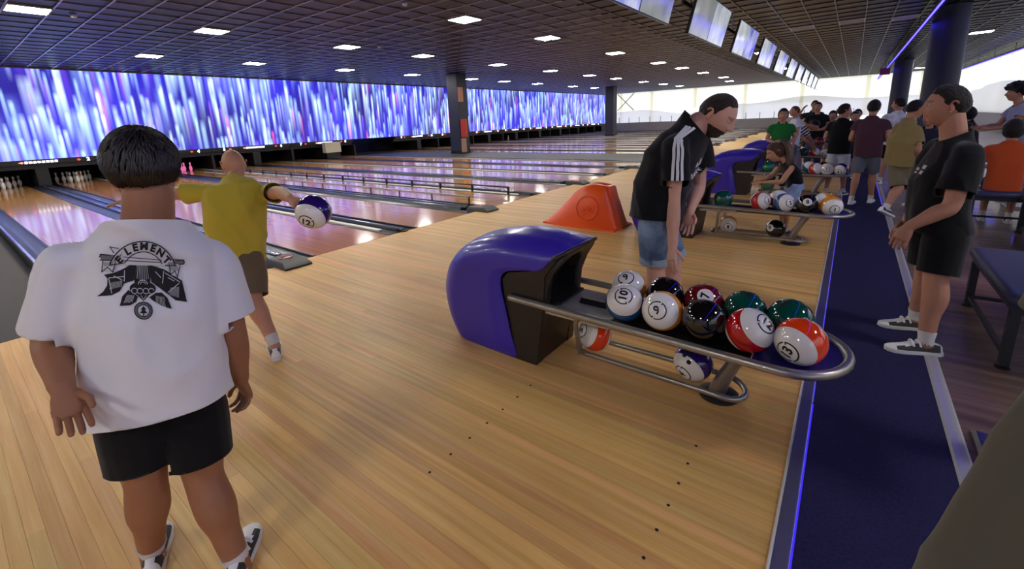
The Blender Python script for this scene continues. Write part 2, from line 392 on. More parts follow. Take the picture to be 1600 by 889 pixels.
for xa, xb, ys, hid, nm in ROWS:
    for k, y in enumerate(ys):
        x = xa+(xb-xa)*max(0, y)/46; X = CX+(x-CX)*K; Y = y*K
        X = gx0+(round((X-gx0)/TG-.5)+.5)*TG; Y = YB+(round((Y-YB)/TG-.5)+.5)*TG
        n = k-hid
        lab = ('lit square ceiling panel, %s nearest in the row %s' % (ORD[n], nm)) if n >= 0 else 'lit square ceiling panel out of view behind the photographer'
        ceiling_light(X, Y, lab, 'lit ceiling panels '+nm if n >= 0 else 'ceiling panels out of view')
snap = lambda x, y: (gx0+(round((x-gx0)/TG-.5)+.5)*TG, YB+(round((y-YB)/TG-.5)+.5)*TG)
for x, y, lab in ((8.36, 23.8, 'lit square ceiling panel right of the big round column'), (8.5, 36.5, 'lit square ceiling panel in the gap between the two dark right-hand columns'), (8.6, 43.0, 'farthest lit ceiling panel between the two dark right-hand columns'), (1.6, 23.0, 'lit ceiling panel glimpsed behind the hanging screens'), (1.6, 33.0, 'far lit ceiling panel glimpsed behind the hanging screens')):
    ceiling_light(*snap(x, y), lab, 'lit ceiling panels over the seating')
for x, y in ((4.4, -3.6), (8.5, -3.6), (8.5, 3.5)):
    ceiling_light(*snap(x, y), 'lit square ceiling panel out of view behind the photographer', 'ceiling panels out of view')
for x, y, lab in ((3.62, 17.1, 'unlit grey ceiling panel nearest the hanging screens'), (4.93, 17.3, 'middle of three unlit grey ceiling panels'), (6.2, 17.7, 'unlit grey ceiling panel touching the blue neon line')):
    ceiling_light(*snap(x, y), lab, 'unlit grey ceiling panels', False)
# small round smoke detectors
sdm = MB().lathe([(.055,0),(.055,-.02),(.04,-.045),(.0,-.05)], 16).mesh('smoke_detector', 40); sdm.materials.append(M_lframe)
for x, y, lab in ((-7.6, 2.4, 'small round smoke detector beside the nearest light of the middle row'), (-2.4, 6.6, 'small round detector on the ceiling left of the large column'), (-2.5, 12.4, 'small round detector under the second light of the front row'), (-6.9, 9.3, 'small round detector among the blue-lit ceiling bars')):
    tag(place('smoke_detector', sdm, None, None, (x, y, ZC)), lab, 'smoke detector', 'smoke detectors')

# ---- blue neon lines on dark beams
M_beam = mat('beam_black', rgb(20,20,26), .6)
for x, y1, zn, lab in ((6.47, YEND-.1, 3.6, 'blue neon light line hanging in front of the round columns'), (10.55, YEND-.1, 3.6, 'blue neon light line along the top of the right-hand wall')):
    t = empty('neon_light', (x, 0, zn)); tag(t, lab, 'neon light', 'blue ceiling neon lines')
    MB().box((-.05, YB+.1, 0), (.05, y1, .08)).build('beam', M_beam, t)
    for k in range(12): MB().tube([(0, 3+k*3.8, .08), (0, 3+k*3.8, ZC-zn)], .01, 6).build('hanger', M_beam, t)
    MB().tube([(-.03, YB+.1, -.016), (-.03, y1, -.016)], .018, 8).build('light_tube', emis('neon_violet', (.022, .016, 1.0, 1), 20.0), t)

# ---- columns
def column(x, y, r, label, square=False):
    t = empty('column', (x, y, 0)); tag(t, label, 'column', 'dark columns')
    if square: MB().cbox((-r,-r,0), (r,r,ZC), .02).build('shaft', M_navy, t); MB().cbox((-r-.02,-r-.02,0), (r+.02,r+.02,.22), .02).build('base', M_black, t)
    else: MB().lathe([(r,0),(r,ZC)], 40).build('shaft', M_navy, t, 40); MB().lathe([(r+.015,0),(r+.015,.18),(r,.19)], 40).build('base', M_black, t, 40)
    return t
c1 = column(-11.0, 16.96, .36, 'dark square column standing among the lanes, red cabinet beside it', True)
column(-11.0, 35.3, .36, 'dark square column at the far right end of the video wall', True)
column(7.0, 16.96, .37, 'thick dark round column behind the young man in black')
column(7.2, 34.8, .42, 'farther dark round column beyond the people')
t = empty('hose_cabinet', (-10.43, 16.75, 0)); tag(t, 'red fire cabinet hanging on the side of the lane column', 'fire cabinet')
M_red = mat('red_enamel', rgb(170,48,36), .5)
MB().cbox((-.2,-.1,.86), (.12,.1,1.75), .02).build('body', M_red, t); MB().cbox((-.2,-.12,.1), (.0,.08,.8), .01).build('pipe_box', mat('tan_box', rgb(150,120,100), .7), t)
MB().cbox((-.21,-.13,2.6), (-.05,.1,3.3), .01).build('sign', mat('tan_sign', rgb(170,120,100), .7), t)
t = empty('exit_sign', (6.35, 33.0, 3.2)); tag(t, 'small dark red box hanging beside the farther round column', 'sign')
MB().cbox((-.22,-.05,0), (.22,.05,.35), .01).build('box', mat('dark_red', rgb(120,30,30), .6), t); MB().tube([(0,0,.35),(0,0,.8)], .012, 6).build('hanger', M_dark, t)
# ================================================================== video wall
def screen_mat():
    m = bpy.data.materials.new('video_streaks'); m.use_nodes = True; nt = m.node_tree; N = nt.nodes.new; L = nt.links.new
    tc = N('ShaderNodeTexCoord'); sp = N('ShaderNodeSeparateXYZ'); L(tc.outputs['Object'], sp.inputs[0])
    def M(op, a, b=None):
        n = N('ShaderNodeMath'); n.operation = op
        for k, q in enumerate((a, b)):
            if q is None: continue
            if isinstance(q, (int, float)): n.inputs[k].default_value = q
            else: L(q, n.inputs[k])
        return n.outputs[0]
    Y, Z = sp.outputs['Y'], sp.outputs['Z']
    def wn(x, seed):
        n = N('ShaderNodeTexWhiteNoise'); n.noise_dimensions = '2D'; cb = N('ShaderNodeCombineXYZ'); L(x, cb.inputs[0]); cb.inputs[1].default_value = seed; L(cb.outputs[0], n.inputs['Vector']); return n
    nz = N('ShaderNodeTexNoise'); nz.inputs['Scale'].default_value = .35; nz.inputs['Detail'].default_value = 2; L(tc.outputs['Object'], nz.inputs['Vector'])
    base = N('ShaderNodeValToRGB'); e = base.color_ramp.elements; e[0].position = .3; e[0].color = (.008,.003,.16,1); e[1].position = .62; e[1].color = (.032,.022,.62,1)
    L(nz.outputs['Fac'], base.inputs[0]); col = base.outputs[0]
    for k, (wd, ln, dens, amp) in enumerate(((.46, 3.4, .40, .20), (.27, 2.6, .42, .55), (.19, 2.2, .42, .75), (.125, 1.8, .45, .85), (.16, 1.25, .35, .95), (.23, 3.0, .25, .9))):
        yy = M('ADD', M('DIVIDE', Y, wd), k*17.37); cid = M('FLOOR', yy); u = M('SUBTRACT', M('MULTIPLY', M('FRACT', yy), 2.0), 1.0)
        prof = M('MAXIMUM', M('SUBTRACT', 1.0, M('POWER', M('ABSOLUTE', u), 1.5)), 0.0)
        r1 = wn(cid, 1.3+k); zz = M('ADD', M('DIVIDE', Z, ln), M('MULTIPLY', r1.outputs['Value'], 9.0)); t = M('FRACT', zz); rid = M('ADD', M('FLOOR', zz), M('MULTIPLY', cid, 13.7))
        r2 = wn(rid, 5.1+k); on = M('GREATER_THAN', dens, r2.outputs['Value'])
        tail = M('POWER', t, 1.3); tip = M('MINIMUM', M('MULTIPLY', M('SUBTRACT', 1.0, t), 7.0), 1.0)
        fac = M('MULTIPLY', M('MULTIPLY', M('MULTIPLY', prof, M('MULTIPLY', tail, tip)), on), amp)
        r3 = wn(rid, 9.7+k); cr = N('ShaderNodeValToRGB'); cr.color_ramp.interpolation = 'CONSTANT'; e = cr.color_ramp.elements
        e[0].position = 0; e[0].color = (.50,.80,1,1); e[1].position = .48; e[1].color = (.22,.24,1,1)
        for pos, c in ((.60, (.70,.92,.95,1)), (.86, (.32,.12,.9,1)), (.97, (1,.12,.25,1))): q = e.new(pos); q.color = c
        L(r3.outputs['Value'], cr.inputs[0])
        mx = N('ShaderNodeMix'); mx.data_type = 'RGBA'; mx.blend_type = 'ADD'; L(M('MINIMUM', fac, 1.0), mx.inputs[0]); L(col, mx.inputs[6]); L(cr.outputs[0], mx.inputs[7]); col = mx.outputs[2]
    b = nt.nodes['Principled BSDF']; b.inputs['Base Color'].default_value = (.01,.01,.015,1); b.inputs['Roughness'].default_value = .5
    L(col, b.inputs['Emission Color']); b.inputs['Emission Strength'].default_value = SCREEN
    return m
vw = empty('video_wall', (XS, 0, 0)); tag(vw, 'long glowing blue video wall of falling light streaks above the pins', 'video wall')
M_scr = screen_mat()
MB().box((-.10, YB+.3, .936), (0, YEND-.15, 3.955)).build('screen', M_scr, vw)
MB().box((-.16, YB+.3, 3.956), (.03, YEND-.15, 3.995)).build('top_rail', mat('grey_rail', rgb(120,116,112), .5), vw)
MB().box((-.16, YB+.3, .90), (-.0, YEND-.15, .935)).build('bottom_rail', M_black, vw)

# ================================================================== lanes
LW = 1.134; GAPW = .738; GAPN = PER-2*LW-GAPW
M_gut = mat('gutter_grey', rgb(62,62,74), .3, spec=.6)
M_cap = mat('cap_black', rgb(26,26,28), .3, spec=.6)
M_white_strip = mat('pale_strip', rgb(205,200,190), .35)
XP = -19.4
lane_me = MB().box((XP, -LW/2, -.1), (-.006, LW/2, 0)).mesh('lane_surface'); lane_me.materials.append(M_lane)
def gut_mesh(sg):
    g = MB(); a = LW/2; R = []
    for x in (XP, -.01):
        R.append([(x, sg*(a+.235*t), -.012-.075*math.sin(PI*t)) for t in [k/8 for k in range(9)]] + [(x, sg*(a+.235), -.1), (x, sg*a, -.1)])
    g.rings(R); me = g.mesh('gutter', 50); me.materials.append(M_gut); return me
gutL, gutR = gut_mesh(-1), gut_mesh(1)
ridge = {}
for sg in (-1, 1):
    ridge[sg] = MB().tube([(XP, sg*(LW/2+.02), -.004), (-.02, sg*(LW/2+.02), -.004)], .014, 8).mesh('edge_bead', 60); ridge[sg].materials.append(M_cap)
PAIRS = [YC0+PER*k for k in range(4)] + [19.45+PER*k for k in range(8)]
lane_no = 0
narrow_me = MB().prism([(-.035,-.1),(-.035,.02),(-.02,.045),(.02,.045),(.035,.02),(.035,-.1)], XP, -.02, 'yz').mesh('cap', 40); narrow_me.materials.append(M_cap)
wcap_me = MB().prism([(-.134,-.1),(-.134,.0),(-.11,.03),(-.05,.035),(-.045,.015),(.045,.015),(.05,.035),(.11,.03),(.134,.0),(.134,-.1)], XP, -.4, 'yz').mesh('cap', 40); wcap_me.materials.append(M_cap)
bead_me = MB().box((XP, -.012, .036), (-.02, .012, .046)).mesh('bright_bead'); bead_me.materials.append(M_chrome)
wb = MB(); wb.box((XP, -.105, .031), (-.4, -.075, .037)); wbm1 = wb.mesh('bright_bead'); wbm1.materials.append(M_chrome)
wb = MB(); wb.box((XP, .075, .031), (-.4, .105, .037)); wbm2 = wb.mesh('bright_bead'); wbm2.materials.append(M_chrome)
M_box = mat('detector_grey', rgb(50,50,54), .5)
box_me = MB().rings([[(-.5,-.16,-.1),(-.02,-.16,-.1),(-.02,.16,-.1),(-.5,.16,-.1)], [(-.5,-.16,.03),(.0,-.16,.02),(.0,.16,.02),(-.5,.16,.03)], [(-.48,-.135,.07),(-.10,-.135,.075),(-.10,.135,.075),(-.48,.135,.07)]]).mesh('body', 30); box_me.materials.append(M_box)
logo = MB()
for a0, a1, r in ((-.3, 3.6, .07), (3.9, 5.4, .07)):
    pts = [(-.30+r*.9*math.cos(a0+(a1-a0)*k/10), r*math.sin(a0+(a1-a0)*k/10), .0755) for k in range(11)]
    logo.tube(pts, [.004+.011*math.sin(PI*k/10) for k in range(11)], 6)
logo_me = logo.mesh('emblem', 60); logo_me.materials.append(mat('emblem_print', rgb(214,120,110), .5))
logo2 = MB().sphere((-.30, .02, .075), (.03,.045,.004), 12, 6).mesh('emblem', 60); logo2.materials.append(mat('emblem_white', rgb(235,225,225), .5))
strip_me = MB().box((XP, -.215, .0), (-.35, -.135, .022)).mesh('pale_strip'); strip_me.materials.append(M_white_strip)
M_bump = mat('bumper_rail_clear', rgb(150,150,160), .25, spec=.6)
for p, yc in enumerate(PAIRS):
    for sg in (-1, 1):
        lane_no += 1
        t = empty('bowling_lane', (0, yc+sg*(GAPW/2+LW/2), 0))
        tag(t, 'polished wooden bowling lane, %s counted from the boy in white' % ORD[lane_no-1], 'bowling lane', 'bowling lanes')
        place('lane_surface', lane_me, None, t); place('gutter', gutL, None, t); place('gutter', gutR, None, t)
        for q in (-1, 1): place('edge_bead', ridge[q], None, t)
        if sg > 0: place('pale_strip', strip_me, None, t, (0, PER/2-GAPW/2-LW/2, 0))
        if lane_no == 4:
            for q in (-1, 1):
                rl = MB().tube([(-14, q*(LW/2+.06), .16), (-.55, q*(LW/2+.06), .16)], .018, 8).build('bumper_rail', M_bump if q < 0 else M_cap, t, 60)
                for k in range(13):
                    MB().box((-.6-k*1.05, q*(LW/2+.05)-.012, -.02), (-.56-k*1.05, q*(LW/2+.07)+.012, .16)).build('bracket', M_cap, rl)
    t = empty('ball_track', (0, yc, 0)); tag(t, 'black capped ball track with emblem box, %s counted from the boy' % ORD[p], 'ball track', 'ball tracks between lanes')
    place('cap', wcap_me, None, t); place('bright_bead', wbm1, None, t); place('bright_bead', wbm2, None, t)
    b_ = place('detector_box', box_me, None, t); b_.location = (.28, 0, 0)
    e1 = place('emblem', logo_me, None, b_); e2 = place('emblem', logo2, None, b_)
    t = empty('lane_divider', (0, yc+PER/2, 0)); tag(t, 'narrow black lane divider, %s counted from the boy' % ORD[p], 'lane divider', 'narrow lane dividers')
    place('cap', narrow_me, None, t); place('bright_bead', bead_me, None, t)
    place('end_nose', MB().rings([[(-.12,-.05,-.1),(-.12,.05,-.1),(-.12,.05,.05),(-.12,-.05,.05)], [(.03,-.04,-.1),(.03,.04,-.1),(.03,.04,.012),(.03,-.04,.012)]]).mesh('end_nose'), M_cap, t)
t = empty('lane_divider', (0, YC0-PER/2, 0)); tag(t, 'narrow black lane divider at the outer edge of the first lane', 'lane divider', 'narrow lane dividers')
place('cap', narrow_me, None, t); place('bright_bead', bead_me, None, t)
struct(tag(MB().box((XP, 14.58, -.119), (-.02, 17.55, .03)).build('floor_mid_platform', mat('charcoal_platform', rgb(48,47,52), .55)), 'charcoal platform between the two blocks of lanes, column on it', 'floor'))

# ---- pin machine fronts with signs, one for each pair of lanes
M_glow = emis('sign_white', (1, .97, 1, 1), 3.2); M_glowr = emis('sign_red', (1, .05, .03, 1), 2.5); M_glowo = emis('sign_orange', (1, .3, .15, 1), 2.4)
sign = MB()
for k in range(8):
    y = -.36+k*.105; sign.box((0, y+.012, -.035), (.012, y+.09, .035))
sg_me = sign.mesh('sign_lettering'); sg_me.materials.append(M_glow)
ar_me = MB().prism([(-.50,0),(-.40,.035),(-.37,.0),(-.40,-.035)], 0, .012, 'yz').mesh('sign_mark'); ar_me.materials.append(M_glowo)
dot_me = MB().sphere((0,0,0), (.02,.05,.03), 12, 8).mesh('red_light'); dot_me.materials.append(M_glowr)
hood_me = MB().box((-2.2, -PER/2+.01, .62), (-.17, PER/2-.01, .899)).mesh('housing'); hood_me.materials.append(M_black)
fas_me = MB().box((-.165, -PER/2+.01, .78), (.0, PER/2-.01, .899)).mesh('fascia'); fas_me.materials.append(M_black)
kick_n = MB().box((-2.1, -.05, .048), (.15, .05, .62)).mesh('divider'); kick_n.materials.append(M_black)
kick_w = MB().box((-2.1, -.16, .040), (.15, .16, .62)).mesh('divider'); kick_w.materials.append(M_black)
pit_me = MB().box((-2.3, -PER/2+.01, .05), (-2.12, PER/2-.01, .61)).mesh('pit_curtain'); pit_me.materials.append(M_wallk)
for p, yc in enumerate(PAIRS):
    t = empty('pin_machine', (XS, yc, 0)); tag(t, 'black pin machine front with glowing sign, %s from the left picture edge' % ORD[p], 'pin machine', 'pin machines under the video wall')
    place('housing', hood_me, None, t); fa = place('fascia', fas_me, None, t); place('pit_curtain', pit_me, None, t)
    place('divider', kick_w, None, t); place('divider', kick_n, None, t, (0, PER/2-.06, 0))
    place('sign_lettering', sg_me, None, fa, (.004, 0, .85)); place('sign_mark', ar_me, None, fa, (.004, 0, .85))
    for sg, n in ((-1, 2*p+1), (1, 2*p+2)):
        nm = text_mesh(str(n), .17, .004, .006)
        o = place('lane_number', nm, M_glow, fa, (.006, sg*1.27, .845), (PI/2, 0, PI/2))
        place('red_light', dot_me, None, fa, (.0, sg*1.02, .845))
t = empty('storage_box', (XS+.35, 13.2, 0)); tag(t, 'beige box standing at the lane end under the video wall', 'box')
MB().cbox((-.25,-.42,.32), (.1,.48,.86), .03).build('body', mat('beige_box', rgb(188,182,160), .6), t); MB().box((-.2,-.36,.0), (.05,.42,.32)).build('base', M_black, t)
# ---- pins
prof = [(.025,0),(.0365,.02),(.047,.06),(.0605,.115),(.0585,.15),(.045,.19),(.030,.225),(.0235,.255),(.0245,.28),(.030,.31),(.0323,.335),(.028,.362),(.015,.378),(0,.381)]
pin_me = MB().lathe(prof, 18).mesh('body', 60); pin_me.materials.append(mat('pin_white', rgb(240,238,232), .25, coat=.4))
pinp_me = MB().lathe(prof, 18).mesh('body', 60); pinp_me.materials.append(emis('pin_pink_glow', (1.0, .18, .5, 1), .75))  # pink light on these pins is put in as their own glow
band = MB()
for z in (.243, .268): band.lathe([(.0275-.002*(z > .25), z-.006), (.0280-.002*(z > .25), z+.006)], 18)
band_me = band.mesh('neck_band', 60); band_me.materials.append(mat('pin_red', rgb(190,40,40), .4))
def pin(x, y, label, group, pink=False):
    t = empty('bowling_pin', (x, y, 0)); tag(t, label, 'bowling pin', group)
    place('body', pinp_me if pink else pin_me, None, t)
    if not pink: place('neck_band', band_me, None, t)
for ln, yl in ((1, YC0-GAPW/2-LW/2), (2, YC0+GAPW/2+LW/2)):
    for r in range(4):
        for c in range(r+1): pin(XS-.55-r*.264, yl+(c-r/2)*.305, 'white bowling pin standing on %s' % ('the leftmost lane' if ln == 1 else 'the lane left of the boy\'s head'), 'pins on lane %d' % ln)
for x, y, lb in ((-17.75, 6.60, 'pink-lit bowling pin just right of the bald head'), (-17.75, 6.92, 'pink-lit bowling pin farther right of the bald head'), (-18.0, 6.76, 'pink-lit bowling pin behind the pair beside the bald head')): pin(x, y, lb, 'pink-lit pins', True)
for x, y, lb in ((-17.8, 19.6, 'white pin seen left of the lane column, nearer'), (-17.8, 19.95, 'white pin seen left of the lane column, farther'), (-17.8, 25.3, 'lone white pin standing right of the red cabinet'), (-17.8, 29.9, 'small white pin standing far right of the red cabinet')): pin(x, y, lb, 'far white pins')
#
# ================================================================== ball returns
M_hood = mat('violet_plastic', rgb(56,38,172), .30, spec=.5, coat=.25, bump=.05, bscale=300)
M_hoodk = mat('brown_black_plastic', rgb(33,28,26), .42)
M_tube = mat('rack_grey_steel', rgb(168,163,155), .36, metal=.8)
M_tray = mat('tray_black', rgb(24,24,26), .35)
M_trayw = mat('tray_plate', rgb(190,190,188), .25, metal=.6)
SS = lambda a, b_, x: (lambda t: t*t*(3-2*t))(min(1, max(0, (x-a)/(b_-a))))
def arc(c, r, a0, a1, n, ez=None): return [(c[0]+r*math.cos(a0+(a1-a0)*k/n), c[1]+r*math.sin(a0+(a1-a0)*k/n)) for k in range(n+1)]
def spline(pts, n):
    P = [Vector(p) for p in pts]; out = []
    for i in range(len(P)-1):
        a, b_, c, d = P[max(i-1,0)], P[i], P[i+1], P[min(i+2,len(P)-1)]
        for k in range(n):
            t = k/n; out.append(.5*((2*b_)+(c-a)*t+(2*a-5*b_+4*c-d)*t*t+(3*b_-a-3*c+d)*t*t*t))
    out.append(P[-1]); return out
def make_return():
    t = empty('ball_return', (0, YC0, 0))
    cr = spline([Vector((x,0,z)) for x,z in ((3.02,0),(2.955,.15),(2.93,.30),(2.945,.44),(3.01,.575),(3.14,.695),(3.31,.775),(3.5,.82),(3.70,.838),(3.88,.826),(4.02,.795))], 4)
    bs = spline([Vector((x,0,z)) for x,z in ((3.3,0),(3.62,0.0),(3.61,.15),(3.575,.35),(3.545,.48),(3.55,.565),(3.60,.612),(3.69,.632),(3.77,.645),(3.85,.66),(3.935,.745))], 4)
    hw = .25; R = []
    for i, (c, b_) in enumerate(zip(cr, bs)):
        d = c-b_; ln = d.length; d.normalize(); rc = min(.17, ln*.8); s = i/(len(cr)-1)
        wv = hw*(1-.10*max(0, .25-s)/.25-.05*max(0, s-.6)/.4)
        half = [b_ + Vector((0,-wv,0))]
        for q in (.33, .66): half.append(b_ + d*((ln-rc)*q) + Vector((0,-wv,0)))
        for k in range(9):
            a = PI/2*k/8; half.append(c - d*rc*(1-math.sin(a))**1.0*1.0 + Vector((0, -wv+(.16*(1-math.cos(a))), 0)))
        half.append(c + d*.012 + Vector((0,-(wv-.16)*.55,0))); mid = c + d*.016
        # crease along the crown
        half.append(c + d*.012 + Vector((0,-(wv-.16)*.30,0)))
        R.append(half + [mid] + [Vector((p.x,-p.y,p.z)) for p in reversed(half)])
    sh = MB().rings(R, closed=False).build('hood_shell', M_hood, t, 50)
    md = sh.modifiers.new('thickness', 'SOLIDIFY'); md.thickness = .012; md.offset = 0
    # dark rim under the front lip of the hood
    rim = [R[-1][k] + Vector((.004,0,-.004)) for k in range(len(R[-1]))]
    MB().tube(rim, .014, 8).build('hood_rim', M_hoodk, t, 60)
    k = MB()
    for sg in (-1, 1):
        k.prism([(3.63,0),(3.80,0),(3.83,.2),(3.86,.4),(3.88,.62),(3.985,.765),(3.92,.75),(3.80,.645),(3.6,.60),(3.55,.55),(3.56,.42),(3.6,.2)], sg*.16, sg*.238)
    k.prism([(3.66,0),(3.795,0),(3.83,.2),(3.85,.41),(3.66,.41)], -.165, .165); k.prism([(3.66,.40),(3.70,.40),(3.84,.79),(3.7,.8)], -.165, .165)
    k.build('front_panel', M_hoodk, t)
    xo = lambda z, x: x+(.12*max(0, z-.60)/.18 if z > .60 else -.02*(.60-z)/.2)
    out = [(-.225,.41),(-.225,.55),(-.222,.66),(-.21,.74),(-.17,.785),(-.09,.798),(0,.802)]; inn = [(-.165,.41),(-.165,.52),(-.158,.60),(-.135,.66),(-.10,.70),(-.05,.718),(0,.722)]
    out += [(-y, z) for y, z in reversed(out[:-1])]; inn += [(-y, z) for y, z in reversed(inn[:-1])]
    MB().rings([[(xo(z, 3.76), y, z) for y, z in inn], [(xo(z, 3.88), y, z) for y, z in inn], [(xo(z, 3.895), y*1.07, z+.006*(z > .5)) for y, z in inn], [(xo(z, 3.895), y*.97, z-.006) for y, z in out], [(xo(z, 3.875), y, z) for y, z in out], [(xo(z, 3.76), y, z) for y, z in out]], closed=False).build('mouth_frame', M_hoodk, t, 50)
    MB().box((3.7,-.15,.42), (3.94,.15,.435)).build('mouth_floor', M_tray, t)
    # rails
    ry = .26; zt = .42; xe = 5.19
    path = [(3.62,-ry,zt+.022),(4.4,-ry,zt+.012),(xe-.12,-ry,zt)] + [(xe-.05+.235*math.sin(PI*q/14)*1.0, -ry*math.cos(PI*q/14), zt+.004*math.sin(PI*q/14)) for q in range(0,15)] + [(xe-.12,ry,zt),(4.4,ry,zt+.012),(3.74,ry,zt+.022)]
    MB().tube(path, .0225, 12).build('rail', M_tube, t, 60)
    # ball bed
    MB().box((3.72,-.20,.385), (5.0,-.03,.398)).build('tray', M_tray, t); MB().box((3.72,.03,.385), (5.0,.20,.398)).build('tray', M_tray, t)
    MB().cbox((3.85,-.21,.37), (4.28,.21,.404), .01).build('lift_plate', M_trayw, t)
    MB().prism([(-.045,.385),(0,.43),(.045,.385)], 4.0, 5.05, 'yz').build('centre_ridge', M_tray, t)
    nose = [(xe-.16,-ry+.015)] + [(xe-.05+.22*math.sin(PI*q/12), -(ry-.015)*math.cos(PI*q/12)) for q in range(13)] + [(xe-.16,ry-.015)]
    R2 = [[(x, y, .395) for x, y in nose], [(x, y, .425) for x, y in nose], [((x-5.02)*.86+5.0, y*.86, .412) for x, y in nose]]
    MB().rings(R2).build('nose_tray', mat('violet_tray', rgb(38,30,120), .35), t, 40)
    for yy in (-.11, .11): MB().tube([(4.10,yy*2,.42),(4.08,yy*2,.36),(4.04,yy*1.4+.06,.10),(4.02,yy*1.1+.06,.075)], .0155, 8).build('strut', M_tube, t, 60)
    zl = .075
    loop = [(3.99,-.105,zl),(4.4,-.11,zl),(4.78,-.115,zl)] + [(4.80+.115*math.sin(PI*q/10), -.115*math.cos(PI*q/10), zl-.02*math.sin(PI*q/10)) for q in range(1,10)] + [(4.78,.115,zl),(4.4,.11,zl),(3.99,.105,zl),(3.93,.07,zl),(3.915,0,zl),(3.93,-.07,zl)]
    loop = [(x+.05, y+.06, z) for x, y, z in loop]
    MB().tube(loop, .0165, 10, closed=True).build('ball_loop', M_tube, t, 60)
    R3 = []
    for q in range(7):
        f = q/6; c = Vector((4.82+.16*f**1.3, .07-.06*f, .012+.38*f)); rx, rr = .04+.015*abs(f-.5), .05+.02*f
        R3.append([c+Vector((rx*math.cos(2*PI*a/14), rr*math.sin(2*PI*a/14), 0)) for a in range(14)])
    MB().rings(R3).build('post', M_tube, t, 50)
    MB().lathe([(.105,0),(.105,.012),(.09,.02),(.05,.03),(.0,.031)], 24, (4.83,.07,0)).build('foot', mat('foot_dark', rgb(66,64,62), .4, metal=.6), t, 40)
    return t
ret0 = make_return()
RL = ['nearest ball return with violet hood and steel rack full of balls', 'second ball return, behind the bending man in black', 'third ball return, violet hood left of the girl with the ponytail', 'fourth ball return, its violet hood top just above the third', 'fifth ball return, mostly hidden behind the people', 'sixth ball return, far away behind the people']
RETS = [ret0] + [copy_tree(ret0) for _ in range(5)]
for k, (o, l) in enumerate(zip(RETS, RL)):
    o.location = (-.05, PAIRS[k], 0); tag(o, l, 'ball return', 'violet ball returns')

# ================================================================== balls
BR = .1075
sph = MB().sphere((0,0,0), BR, 40, 24).mesh('ball_base', 180)
def ball_mat(name, cap, bandc=None):
    m = bpy.data.materials.new(name); m.use_nodes = True; nt = m.node_tree; N = nt.nodes.new; L = nt.links.new; b = nt.nodes['Principled BSDF']
    b.inputs['Roughness'].default_value = .08; b.inputs['Coat Weight'].default_value = .6; b.inputs['Coat Roughness'].default_value = .03
    b.inputs['Base Color'].default_value = cap
    if bandc:
        tc = N('ShaderNodeTexCoord'); sp = N('ShaderNodeSeparateXYZ'); L(tc.outputs['Object'], sp.inputs[0])
        a = N('ShaderNodeMath'); a.operation = 'ABSOLUTE'; L(sp.outputs['Z'], a.inputs[0])
        g = N('ShaderNodeMath'); g.operation = 'LESS_THAN'; L(a.outputs[0], g.inputs[0]); g.inputs[1].default_value = BR*.43
        mx = N('ShaderNodeMix'); mx.data_type = 'RGBA'; L(g.outputs[0], mx.inputs[0]); mx.inputs[6].default_value = cap; mx.inputs[7].default_value = bandc
        L(mx.outputs[2], b.inputs['Base Color'])
    return m
WHT = rgb(236,234,228)
BM = {'orange': ball_mat('ball_white_orange', WHT, rgb(232,148,30)), 'blue': ball_mat('ball_white_blue', WHT, rgb(28,84,140)), 'red': ball_mat('ball_white_red', WHT, rgb(186,18,24)),
      'vermilion': ball_mat('ball_white_vermilion', WHT, rgb(238,66,22)), 'purple': ball_mat('ball_white_purple', WHT, rgb(46,24,110)),
      'black': ball_mat('ball_black', rgb(14,12,14)), 'maroon': ball_mat('ball_maroon', rgb(104,14,26)), 'green': ball_mat('ball_green', rgb(6,74,62)), 'ggreen': ball_mat('ball_mid_green', rgb(16,110,72)), 'plum': ball_mat('ball_plum', rgb(40,18,60))}
BME = {}
for k, mm in BM.items():
    q = sph.copy(); q.name = 'ball_shell'; q.materials.clear(); q.materials.append(mm); BME[k] = q
M_ink = mat('ball_ink', rgb(16,16,18), .3); M_disc = mat('ball_disc', rgb(238,236,230), .15, coat=.5)
def on_sphere(me, off=.0006):
    bm = bmesh.new(); bm.from_mesh(me)
    bmesh.ops.triangulate(bm, faces=bm.faces); bmesh.ops.subdivide_edges(bm, edges=[e for e in bm.edges if e.calc_length() > .008], cuts=1)
    for v in bm.verts: v.co = Vector((v.co.x, v.co.y, math.sqrt(max(1e-6, BR*BR-v.co.x**2-v.co.y**2)))).normalized()*(BR+off)
    bm.to_mesh(me); bm.free(); return me
def ring_me(r0, r1, off, gaps=()):
    b = MB(); n = 40; v = []; f = []
    for j in range(n):
        a = 2*PI*j/n
        for r in (r0, r1): p = Vector((r*math.cos(a), r*math.sin(a), math.sqrt(BR*BR-r*r))).normalized()*(BR+off); v.append(p)
    for j in range(n):
        if j in gaps: continue
        k = (j+1) % n; f.append((2*j, 2*k, 2*k+1, 2*j+1))
    b.add(v, f); return b.mesh('ring', 180, fix=False)
R_ring = ring_me(.0425, .0485, .0006, (4, 24)); R_ring.materials.append(M_ink)
R_tick = ring_me(.036, .0425, .0006, [j for j in range(40) if j not in (3, 23)]); R_tick.materials.append(M_ink)
disc = MB(); nd = 28; v = [Vector((0,0,BR+.0005))]
for r in (.021, .042): v += [Vector((r*math.cos(2*PI*j/nd), r*math.sin(2*PI*j/nd), math.sqrt(BR*BR-r*r))).normalized()*(BR+.0005) for j in range(nd)]
f = [(0, 1+j, 1+(j+1) % nd) for j in range(nd)] + [(1+j, 1+nd+j, 1+nd+(j+1) % nd, 1+(j+1) % nd) for j in range(nd)]
D_disc = disc.add(v, f).mesh('disc', 180, fix=False); D_disc.materials.append(M_disc)
NUMC = {}
